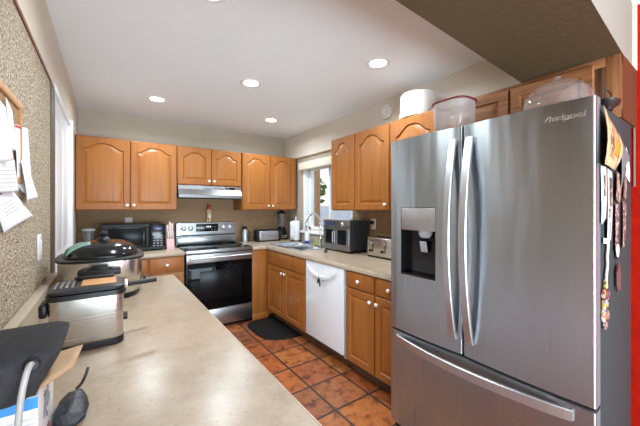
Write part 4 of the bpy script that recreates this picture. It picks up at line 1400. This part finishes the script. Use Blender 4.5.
t = thing('soap_bottle', 'white soap bottle with a blue base standing behind the sink', 'bottle', (2.16, 3.40, ZC + 0.006))
cx, cy, cz = 2.19, 3.42, ZC + 0.0063
obj('base_band', MB().lathe([(0.030, cz), (0.032, cz + 0.004), (0.032, cz + 0.03)], (cx, cy, 0), 24), 'blue', t)
obj('body', MB().lathe([(0.032, cz + 0.0303), (0.032, cz + 0.17), (0.018, cz + 0.195), (0.012, cz + 0.197)], (cx, cy, 0), 24), 'white_plastic', t)
obj('pump', MB().tube([(cx, cy, cz + 0.1972), (cx, cy, cz + 0.232), (cx - 0.04, cy, cz + 0.236)], 0.007, 8), 'white_plastic', t)
sg = thing('sponge', 'green scrubbing sponge lying by the tap', 'sponge', (2.19, 3.17, ZC + 0.007))
obj('foam', MB().box(2.155, 2.215, 3.12, 3.22, ZC + 0.0065, ZC + 0.020, 0.004), 'lemon', sg)
obj('scourer', MB().box(2.155, 2.215, 3.12, 3.22, ZC + 0.0203, ZC + 0.030, 0.003), 'green', sg)
dbm = MB().lathe([(0.02, ZC + 0.007), (0.024, ZC + 0.012), (0.02, ZC + 0.04), (0.01, ZC + 0.045)], (2.03, 2.61, 0), 20)
sd = thing('sink_stopper', 'small dark sink stopper beside the toaster oven', 'stopper', (1.90, 2.66, ZC))
obj('plug', MB().lathe([(0.022, ZC + 0.0005), (0.024, ZC + 0.006), (0.015, ZC + 0.013), (0.008, ZC + 0.03), (0.011, ZC + 0.038), (0.003, ZC + 0.041)], (1.90, 2.60, 0), 20), 'satin', sd)
dbm.bm.free()

# ------------------------------------------------------------------ microwave and knife block
mw = thing('microwave', 'black microwave oven on the short worktop beside the range', 'microwave', (0.24, 3.98, ZC))
X0, X1, Y0, Y1, Z0, Z1 = -0.055, 0.528, 3.80, 4.165, ZC + 0.015, 1.213
obj('case', MB().box(X0, X1, Y0 + 0.012, Y1, Z0, Z1, 0.006), 'satin', mw)
dm = obj('door', MB().box(X0, 0.372, Y0 - 0.012, Y0 + 0.011, Z0 + 0.004, Z1 - 0.002, 0.005), 'black', mw)
obj('window', MB().box(X0 + 0.06, 0.315, Y0 - 0.0145, Y0 - 0.0118, Z0 + 0.055, Z1 - 0.045, 0.001), 'darkglass', dm)
m = MB()
m.box(X0 + 0.002, 0.370, Y0 - 0.0146, Y0 - 0.0122, Z1 - 0.032, Z1 - 0.006, 0.001)
m.box(X0 + 0.002, X1 - 0.004, Y0 - 0.0146, Y0 - 0.0122, Z0 + 0.002, Z0 + 0.026, 0.001)
obj('trim', m, 'charcoal', dm)
obj('handle', MB().box(0.338, 0.362, Y0 - 0.045, Y0 - 0.0125, Z0 + 0.05, Z1 - 0.04, 0.006), 'charcoal', dm)
cpn = obj('control_panel', MB().box(0.376, X1, Y0 - 0.012, Y0 + 0.011, Z0 + 0.004, Z1 - 0.002, 0.005), 'black', mw)
obj('display', MB().box(0.41, 0.505, Y0 - 0.0138, Y0 - 0.0122, Z1 - 0.075, Z1 - 0.035, 0.0005), 'lcd', cpn)
m = MB()
for i in range(3):
    for j in range(5):
        m.box(0.408 + i * 0.036, 0.43 + i * 0.036, Y0 - 0.0134, Y0 - 0.0122, Z0 + 0.035 + j * 0.028, Z0 + 0.046 + j * 0.028)
obj('key', m, 'ink', cpn)
for x in (X0 + 0.04, X1 - 0.04):
    for y in (Y0 + 0.05, Y1 - 0.05):
        obj('foot', MB().cyl((x, y, ZC + 0.0005), (x, y, Z0 + 0.001), 0.015, n=12), 'satin', mw)
t = thing('water_jug', 'tall smoky clear jug at the wall end of the short worktop, behind the roaster', 'jug', (-0.165, 3.93, ZC))
obj('body', MB().lathe([(0.042, ZC + 0.0005), (0.044, ZC + 0.004), (0.056, ZC + 0.235), (0.053, ZC + 0.235), (0.041, ZC + 0.008)], (-0.165, 3.93, 0), 28, cap1=True), 'jar', t)
obj('lid', MB().lathe([(0.057, ZC + 0.2355), (0.058, ZC + 0.252), (0.03, ZC + 0.258)], (-0.165, 3.93, 0), 28), 'grey_plastic', t)
obj('handle', MB().tube(smooth_path([(-0.165, 3.876, ZC + 0.22), (-0.165, 3.84, ZC + 0.20), (-0.165, 3.84, ZC + 0.10), (-0.165, 3.883, ZC + 0.07)], 5), 0.008, 8), 'jar', t)
kb = thing('knife_block', 'pale pink knife block with pink handled knives between microwave and range', 'knife block', (0.59, 3.90, ZC))
m = MB().prism([(3.83, ZC + 0.0005), (3.94, ZC + 0.0005), (3.94, ZC + 0.14), (3.86, ZC + 0.11)], 'x', 0.552, 0.632)
obj('block', m, 'pink', kb)
for i, (x, h) in enumerate(((0.567, 0.125), (0.592, 0.16), (0.617, 0.14))):
    y = 3.90
    obj('knife_handle', MB().box(x - 0.010, x + 0.010, y - 0.012, y + 0.012, ZC + 0.128, ZC + 0.15 + h, 0.005), 'pink_pale', kb)
for i, x in enumerate((0.572, 0.598, 0.620)):
    obj('knife_handle', MB().box(x - 0.008, x + 0.008, 3.865, 3.883, ZC + 0.120, ZC + 0.20, 0.004), 'pink_pale', kb)

# ------------------------------------------------------------------ floor mat
m = MB()
ol = [(1.70, 3.50), (1.645, 3.52), (1.60, 3.535)]
mat_pts = [(1.742, 2.795), (1.742, 3.60), (1.52, 3.60), (1.40, 3.53), (1.335, 3.40), (1.325, 3.20), (1.335, 3.02), (1.40, 2.885), (1.52, 2.815)]
mp = [(1.725, 2.80), (1.725, 3.495)] + [(p.x, p.y) for p in smooth_path([(1.50, 3.495, 0), (1.39, 3.46, 0), (1.335, 3.38, 0), (1.325, 3.20, 0), (1.335, 3.02, 0), (1.395, 2.89, 0), (1.52, 2.815, 0), (1.60, 2.80, 0)], 5)]
cxm = sum(p[0] for p in mp) / len(mp)
cym = sum(p[1] for p in mp) / len(mp)


def inset(k):
    return [(cxm + (p[0] - cxm) * k, cym + (p[1] - cym) * k) for p in mp]


fm = thing('floor_mat', 'dark rounded rubber mat on the tiles in front of the sink cabinet', 'mat', (cxm, cym, 0.001))
m.rings([[(x, y, 0.0008) for x, y in mp], [(x, y, 0.007) for x, y in mp], [(x, y, 0.011) for x, y in inset(0.975)]], cap1=True)
obj('pad', m, 'rubber', fm)
m = MB()
k0, k1 = inset(0.90), inset(0.86)
m.rings([[(x, y, 0.0112) for x, y in k0], [(x, y, 0.0125) for x, y in k1]], cap0=False, cap1=True)
obj('centre_panel', m, 'rubber', fm)

# ------------------------------------------------------------------ peninsula: roaster oven, deep fryer, box, bag, pouch
ro = thing('roaster_oven', 'large oval stainless roaster oven with black domed lid on the peninsula', 'roaster', (-0.025, 2.09, ZC))
rx, ry, cx, cy = 0.188, 0.235, -0.024, 2.085
obj('body', MB().lathe([(0.92, ZC + 0.022), (0.97, ZC + 0.035), (1.0, ZC + 0.195), (1.0, ZC + 0.201)], (cx, cy, 0), 72, sx=rx, sy=ry, e=3.2), 'steel_warm', ro, ang=50)
obj('base', MB().lathe([(0.86, ZC + 0.004), (0.93, ZC + 0.006), (0.945, ZC + 0.0275), (0.9, ZC + 0.028)], (cx, cy, 0), 72, sx=rx, sy=ry, e=3.2), 'satin', ro)
for x, y in ((-0.13, -0.14), (0.13, -0.14), (-0.13, 0.14), (0.13, 0.14)):
    obj('foot', MB().cyl((cx + x, cy + y, ZC + 0.0004), (cx + x, cy + y, ZC + 0.006), 0.016, n=14), 'satin', ro)
obj('rim', MB().lathe([(1.0, ZC + 0.2013), (1.045, ZC + 0.203), (1.05, ZC + 0.214), (0.98, ZC + 0.217)], (cx, cy, 0), 72, sx=rx, sy=ry, e=3.2), 'satin', ro, ang=50)
ld_ = obj('lid', MB().lathe([(0.90, ZC + 0.2175), (0.905, ZC + 0.224), (0.88, ZC + 0.232), (0.83, ZC + 0.254), (0.70, ZC + 0.272), (0.54, ZC + 0.284), (0.36, ZC + 0.291), (0.15, ZC + 0.294), (0.02, ZC + 0.295)], (cx, cy, 0), 72, sx=rx, sy=ry, e=2.5), 'black', ro, ang=50)
obj('knob', MB().lathe([(0.034, ZC + 0.294), (0.030, ZC + 0.303), (0.015, ZC + 0.316), (0.021, ZC + 0.328), (0.017, ZC + 0.340), (0.003, ZC + 0.343)], (cx + 0.005, cy - 0.02, 0), 24), 'satin', ld_)


def lidz(x, y):
    """height of the lid skin under a label"""
    ex = ((abs((x - cx) / rx) ** 2.5 + abs((y - cy) / ry) ** 2.5) ** (1 / 2.5))
    prof = [(0.15, 0.294), (0.36, 0.291), (0.54, 0.284), (0.70, 0.272), (0.83, 0.254), (0.92, 0.232)]
    for (a, za), (b, zb) in zip(prof, prof[1:]):
        if ex <= b:
            k = max(0, (ex - a) / (b - a))
            return ZC + za + (zb - za) * k
    return ZC + 0.232


obj('label', MB().grid(lambda u, v_: (-0.175 + 0.10 * u, 1.935 + 0.075 * v_ + 0.02 * u, lidz(-0.175 + 0.10 * u, 1.935 + 0.075 * v_ + 0.02 * u) + 0.0025), 10, 8), 'sticker', ld_, solid=0.001, label='mint green paper label')
m = MB()
yf = cy - ry
for x in (-0.10, 0.035):
    m.box(x - 0.018, x + 0.018, yf - 0.03, yf + 0.012, ZC + 0.142, ZC + 0.172, 0.004)
m.box(-0.118, 0.053, yf - 0.045, yf - 0.026, ZC + 0.142, ZC + 0.172, 0.006)
obj('handle', m, 'satin', ro)
obj('control_box', MB().box(-0.062, 0.0, yf - 0.03, yf + 0.012, ZC + 0.136, ZC + 0.192, 0.006), 'satin', ro)
obj('dial', MB().lathe([(0.02, 0.190), (0.019, 0.205), (0.005, 0.207)], (cx - 0.0, cy - 0.06, ZC + 0.07), 20, axis='x'), 'satin', ro)

df = thing('deep_fryer', 'stainless deep fryer with black lid and basket handle, nearest on the peninsula', 'deep fryer', (-0.07, 1.38, ZC))
X0, X1, Y0, Y1 = -0.156, 0.045, 1.262, 1.44
m = MB()


def rrect(x0, x1, y0, y1, r, zz, n=7):
    out = []
    for ccx, ccy, a0 in ((x1 - r, y1 - r, 0), (x0 + r, y1 - r, PI / 2), (x0 + r, y0 + r, PI), (x1 - r, y0 + r, 1.5 * PI)):
        for i in range(n):
            a = a0 + PI / 2 * i / (n - 1)
            out.append((ccx + r * math.cos(a), ccy + r * math.sin(a), zz))
    return out


def rr(k, zz, r=0.03):
    return rrect(X0 - k, X1 + k, Y0 - k, Y1 + k, r + max(k, -0.02), zz)


m.rings([rr(-0.002, ZC + 0.022), rr(0.0, ZC + 0.03), rr(0.002, ZC + 0.172)])
obj('body', m, 'steel_warm', df, ang=50)
m = MB()
m.rings([rr(-0.012, ZC + 0.003), rr(0.002, ZC + 0.005), rr(0.002, ZC + 0.0215)])
obj('base', m, 'satin', df)
for x in (X0 + 0.03, X1 - 0.03):
    for y in (Y0 + 0.03, Y1 - 0.03):
        obj('foot', MB().cyl((x, y, ZC + 0.0003), (x, y, ZC + 0.004), 0.013, n=12), 'satin', df)
m = MB()
m.rings([rr(0.003, ZC + 0.1725), rr(0.008, ZC + 0.174), rr(0.008, ZC + 0.189), rr(0.002, ZC + 0.191)])
obj('rim', m, 'satin', df, ang=50)
m = MB()
m.rings([rr(0.0, ZC + 0.1915), rr(0.005, ZC + 0.194), rr(0.003, ZC + 0.201), rr(-0.014, ZC + 0.206)])
lid = obj('lid', m, 'satin', df, ang=50)
m = MB()
m.box(-0.075, 0.026, 1.30, 1.405, ZC + 0.2062, ZC + 0.2085, 0.001)  # window in the lid, its brown reflection painted as a flat colour
obj('lid_window', m, 'pine', lid, label='lid window with a brown reflection as its colour')
for i in range(4):
    x = -0.146 + i * 0.015
    obj('vent_slat', MB().box(x, x + 0.007, 1.30, 1.405, ZC + 0.2062, ZC + 0.2095, 0.0015), 'steel', lid)
obj('lid_bar', MB().box(-0.10, 0.02, 1.412, 1.422, ZC + 0.2062, ZC + 0.219, 0.004), 'satin', lid)
m = MB()
m.sweep(smooth_path([(0.056, 1.375, ZC + 0.180), (0.080, 1.378, ZC + 0.181), (0.12, 1.384, ZC + 0.181), (0.160, 1.39, ZC + 0.182)], 5),
        [(0.012 * math.cos(a), 0.009 * math.sin(a)) for a in [2 * PI * i / 10 for i in range(10)]], up=(0, 0, 1))
obj('basket_handle', m, 'satin', df)
obj('latch', MB().box(0.048, 0.062, 1.345, 1.385, ZC + 0.172, ZC + 0.205, 0.003), 'chrome', df)
obj('dial', MB().lathe([(0.015, X1 + 0.0005), (0.014, X1 + 0.014), (0.004, X1 + 0.015)], (0, 1.33, ZC + 0.075), 18, axis='x'), 'satin', df)
obj('lettering', MB().box(-0.098, -0.030, Y0 - 0.0012, Y0 - 0.0002, ZC + 0.0385, ZC + 0.0415), 'ink', df)
obj('side_handle', MB().box(X0 - 0.024, X0 - 0.0032, 1.28, 1.36, ZC + 0.12, ZC + 0.165, 0.008), 'satin', df)

# box, bag and pouch at the near end
bxw = thing('cardboard_box', 'open white printed carton with a blue band under the charcoal bag', 'box', (-0.165, 0.83, ZC))
QX0, QX1, QY0, QY1, QZ = -0.222, -0.104, 0.74, 0.93, 1.047
m = MB()
m.box(QX0, QX1, QY0, QY0 + 0.003, ZC + 0.0006, QZ)
m.box(QX0, QX1, QY1 - 0.003, QY1, ZC + 0.0006, QZ)
m.box(QX0, QX0 + 0.003, QY0 + 0.003, QY1 - 0.003, ZC + 0.0006, QZ)
m.box(QX1 - 0.003, QX1, QY0 + 0.003, QY1 - 0.003, ZC + 0.0006, QZ)
m.box(QX0 + 0.003, QX1 - 0.003, QY0 + 0.003, QY1 - 0.003, ZC + 0.0006, ZC + 0.004)
obj('carton', m, 'box_white', bxw)
obj('blue_band', MB().box(QX0, QX1 + 0.0006, QY0 - 0.0006, QY0 - 0.0001, QZ - 0.022, QZ - 0.001), 'box_blue', bxw)
m = MB()
for k in range(3):
    m.box(QX0 + 0.07, QX0 + 0.12, QY0 - 0.0006, QY0 - 0.0001, QZ - 0.040 - k * 0.010, QZ - 0.037 - k * 0.010)
obj('small_print', m, 'ink_light', bxw)
m = MB()
for k in range(5):
    a0 = k * 1.256
    pts = [(QX1 + 0.0012, QY0 + 0.09 + (0.008 + 0.026 * i / 8) * math.cos(a0 + i * 0.16), QZ - 0.055 + (0.008 + 0.026 * i / 8) * math.sin(a0 + i * 0.16)) for i in range(9)]
    m.sweep(pts, [(-0.0045, -0.0005), (0.0045, -0.0005), (0.0045, 0.0005), (-0.0045, 0.0005)], up=(1, 0, 0))
obj('printed_picture', m, 'ink', bxw)
m = MB().grid(lambda u, v_: (QX1 - 0.002 + (0.045 + 0.012 * u) * v_, QY0 + 0.02 + 0.165 * u + v_ * 0.09 * (1 - u), QZ + 0.001 + v_ * (-0.008 + 0.016 * u)), 4, 4)
obj('flap', m, 'kraft', bxw, solid=0.003, label='bare brown cardboard flap')
m = MB().grid(lambda u, v_: (QX1 - 0.001 + 0.02 * v_, QY0 + 0.12 + 0.06 * u, QZ - 0.001 - 0.022 * v_), 3, 3)
obj('red_print', MB().box(QX1 + 0.0002, QX1 + 0.0008, QY0 + 0.09, QY0 + 0.12, ZC + 0.002, ZC + 0.02), 'ink_red', bxw)
m.bm.free()

bag = thing('handbag', 'charcoal soft bag with a grey rolled handle lying on the white carton', 'bag', (-0.18, 0.78, QZ))
m = MB()
R = []
# slumped wedge: broad rounded top, narrower underside
for zz, xr, k in ((1.048, -0.118, 0.0), (1.052, -0.108, 0.004), (1.080, -0.092, 0.010), (1.11, -0.076, 0.012), (1.130, -0.066, 0.008), (1.137, -0.072, -0.004), (1.139, -0.085, -0.014)):
    R.append(rrect(-0.222, xr, 0.715 - k, 0.885 + k, 0.03, zz))
m.rings(R)
obj('body', m, 'felt', bag, ang=60, subd=1)
pts = smooth_path([(-0.106, 0.708, 1.118), (-0.107, 0.694, 1.122), (-0.110, 0.684, 1.112), (-0.115, 0.680, 1.08), (-0.119, 0.680, 1.03), (-0.120, 0.684, 0.97), (-0.121, 0.70, ZC + 0.010)], 6)
obj('handle', MB().tube(pts, 0.0048, 12), 'handle_grey', bag)
obj('handle_ring', MB().lathe([(0.010, 0.7065), (0.012, 0.703), (0.009, 0.700)], (-0.106, 0, 1.118), 18, axis='y'), 'satin', bag)

pw = thing('zip_pouch', 'small navy pouch with a black wrist loop lying beside the white carton', 'pouch', (-0.10, 0.92, ZC))
m = MB()
R = []
for s, wd, ht in ((0.0, 0.012, 0.012), (0.06, 0.028, 0.030), (0.3, 0.032, 0.040), (0.6, 0.027, 0.036), (0.85, 0.017, 0.028), (1.0, 0.006, 0.010)):
    p = Vector((-0.068, 0.835, 0)).lerp(Vector((-0.066, 0.975, 0)), s)
    dv = Vector((0.002, 0.14, 0)).normalized()
    sd = Vector((dv.y, -dv.x, 0))
    ring = []
    for i in range(16):
        a = 2 * PI * i / 16
        zz = ZC + 0.001 + ht * 0.5 * (1 + math.sin(a)) * (0.9 + 0.1 * math.cos(3 * a + s * 5))
        ring.append(p + sd * wd * math.cos(a) + Vector((0, 0, zz)))
    R.append(ring)
m.rings(R)
obj('body', m, 'navy', pw, ang=40)
obj('wrist_loop', MB().tube(smooth_path([(-0.066, 0.985, ZC + 0.012), (-0.056, 0.995, ZC + 0.018), (-0.048, 1.005, ZC + 0.032), (-0.043, 1.01, ZC + 0.05)], 5), 0.0035, 8), 'iron', pw)

# ------------------------------------------------------------------ pinboard with papers on the spattered wall (local frame: x away from camera? faces +X)
pb = thing('pinboard', 'cork pinboard in a pine frame on the spattered wall', 'pinboard', (XL, 1.30, 1.50))
bY0, bY1, bZ0, bZ1 = 0.98, 1.545, 1.47, 1.770
obj('cork_panel', MB().box(XL + 0.001, XL + 0.004, bY0 + 0.02, bY1 - 0.02, bZ0 + 0.02, bZ1 - 0.02), 'cork', pb)
m = MB()
m.box(XL + 0.001, XL + 0.011, bY0, bY1, bZ1 - 0.028, bZ1, 0.003)
m.box(XL + 0.001, XL + 0.011, bY0, bY1, bZ0, bZ0 + 0.028, 0.003)
m.box(XL + 0.001, XL + 0.011, bY0, bY0 + 0.028, bZ0 + 0.028, bZ1 - 0.028)
m.box(XL + 0.001, XL + 0.011, bY1 - 0.028, bY1, bZ0 + 0.028, bZ1 - 0.028)
obj('frame', m, 'pine', pb)


def sheet(label, c, wave, off, mat='paper', lines=None, group='papers pinned to the board', pin=None, red=None):
    """paper on the wall from 4 corners (y, z): tl, tr, br, bl as seen from the room (left = nearer the camera)"""
    tl, tr, br, bl = [Vector((0, p[0], p[1])) for p in c]
    mid = (tl + tr + br + bl) / 4
    o = thing('paper_sheet', label, 'paper', (XL + off, mid.y, mid.z), 0, group)

    def f(u, v_, g=0.0):
        p = tl.lerp(tr, u).lerp(bl.lerp(br, u), v_)
        p.x = XL + off + g + wave * (math.sin(u * 5 + v_ * 3) * 0.35 * v_ + v_ * u * u)
        return p
    obj('sheet', MB().grid(f, 14, 14), mat, o, solid=0.0006, ang=80)
    if lines:
        m = MB()
        for k in range(lines[4]):
            v0 = lines[2] + (lines[3] - lines[2]) * k / lines[4]
            m.grid(lambda a, b_: f(lines[0] + (lines[1] - lines[0]) * a, v0 + 0.010 * b_, 0.0012), 6, 1)
        obj('lettering', m, 'ink_light', o, solid=0.0003)
    if red:
        obj('red_stamp', MB().grid(lambda a, b_: f(red[0] + (red[1] - red[0]) * a, red[2] + (red[3] - red[2]) * b_, 0.0012), 3, 3), 'ink_red', o, solid=0.0004)
    if pin:
        p = f(*pin)
        obj('pin', MB().ell((p.x + 0.004, p.y, p.z), (0.006, 0.005, 0.005), 10, 8), 'iron', o)
    return o


sheet('long white sheet with a red stamp, hanging beyond the pinboard frame', [(1.444, 1.673), (1.649, 1.700), (1.700, 1.425), (1.472, 1.463)], 0.006, 0.010, red=(0.0, 0.42, 0.01, 0.045))
sheet('curled white flap of paper below the red stamped sheet', [(1.480, 1.556), (1.593, 1.559), (1.680, 1.43), (1.575, 1.405)], 0.012, 0.019)
sheet('white sheet printed with pale lines, at the picture edge', [(1.180, 1.521), (1.414, 1.546), (1.441, 1.444), (1.180, 1.424)], 0.004, 0.0145, lines=(0.3, 0.95, 0.2, 0.95, 6))
sheet('tilted white sheet lowest of the pinned papers', [(1.215, 1.402), (1.40, 1.456), (1.740, 1.352), (1.332, 1.308)], 0.004, 0.006, lines=(0.25, 0.7, 0.25, 0.65, 4))
sheet('narrow white strip pinned inside the top of the board', [(1.32, 1.728), (1.394, 1.705), (1.415, 1.579), (1.345, 1.569)], 0.008, 0.0125)
sheet('crumpled white strip pinned at the picture edge near the frame top', [(1.175, 1.699), (1.295, 1.690), (1.315, 1.535), (1.175, 1.502)], 0.010, 0.017)
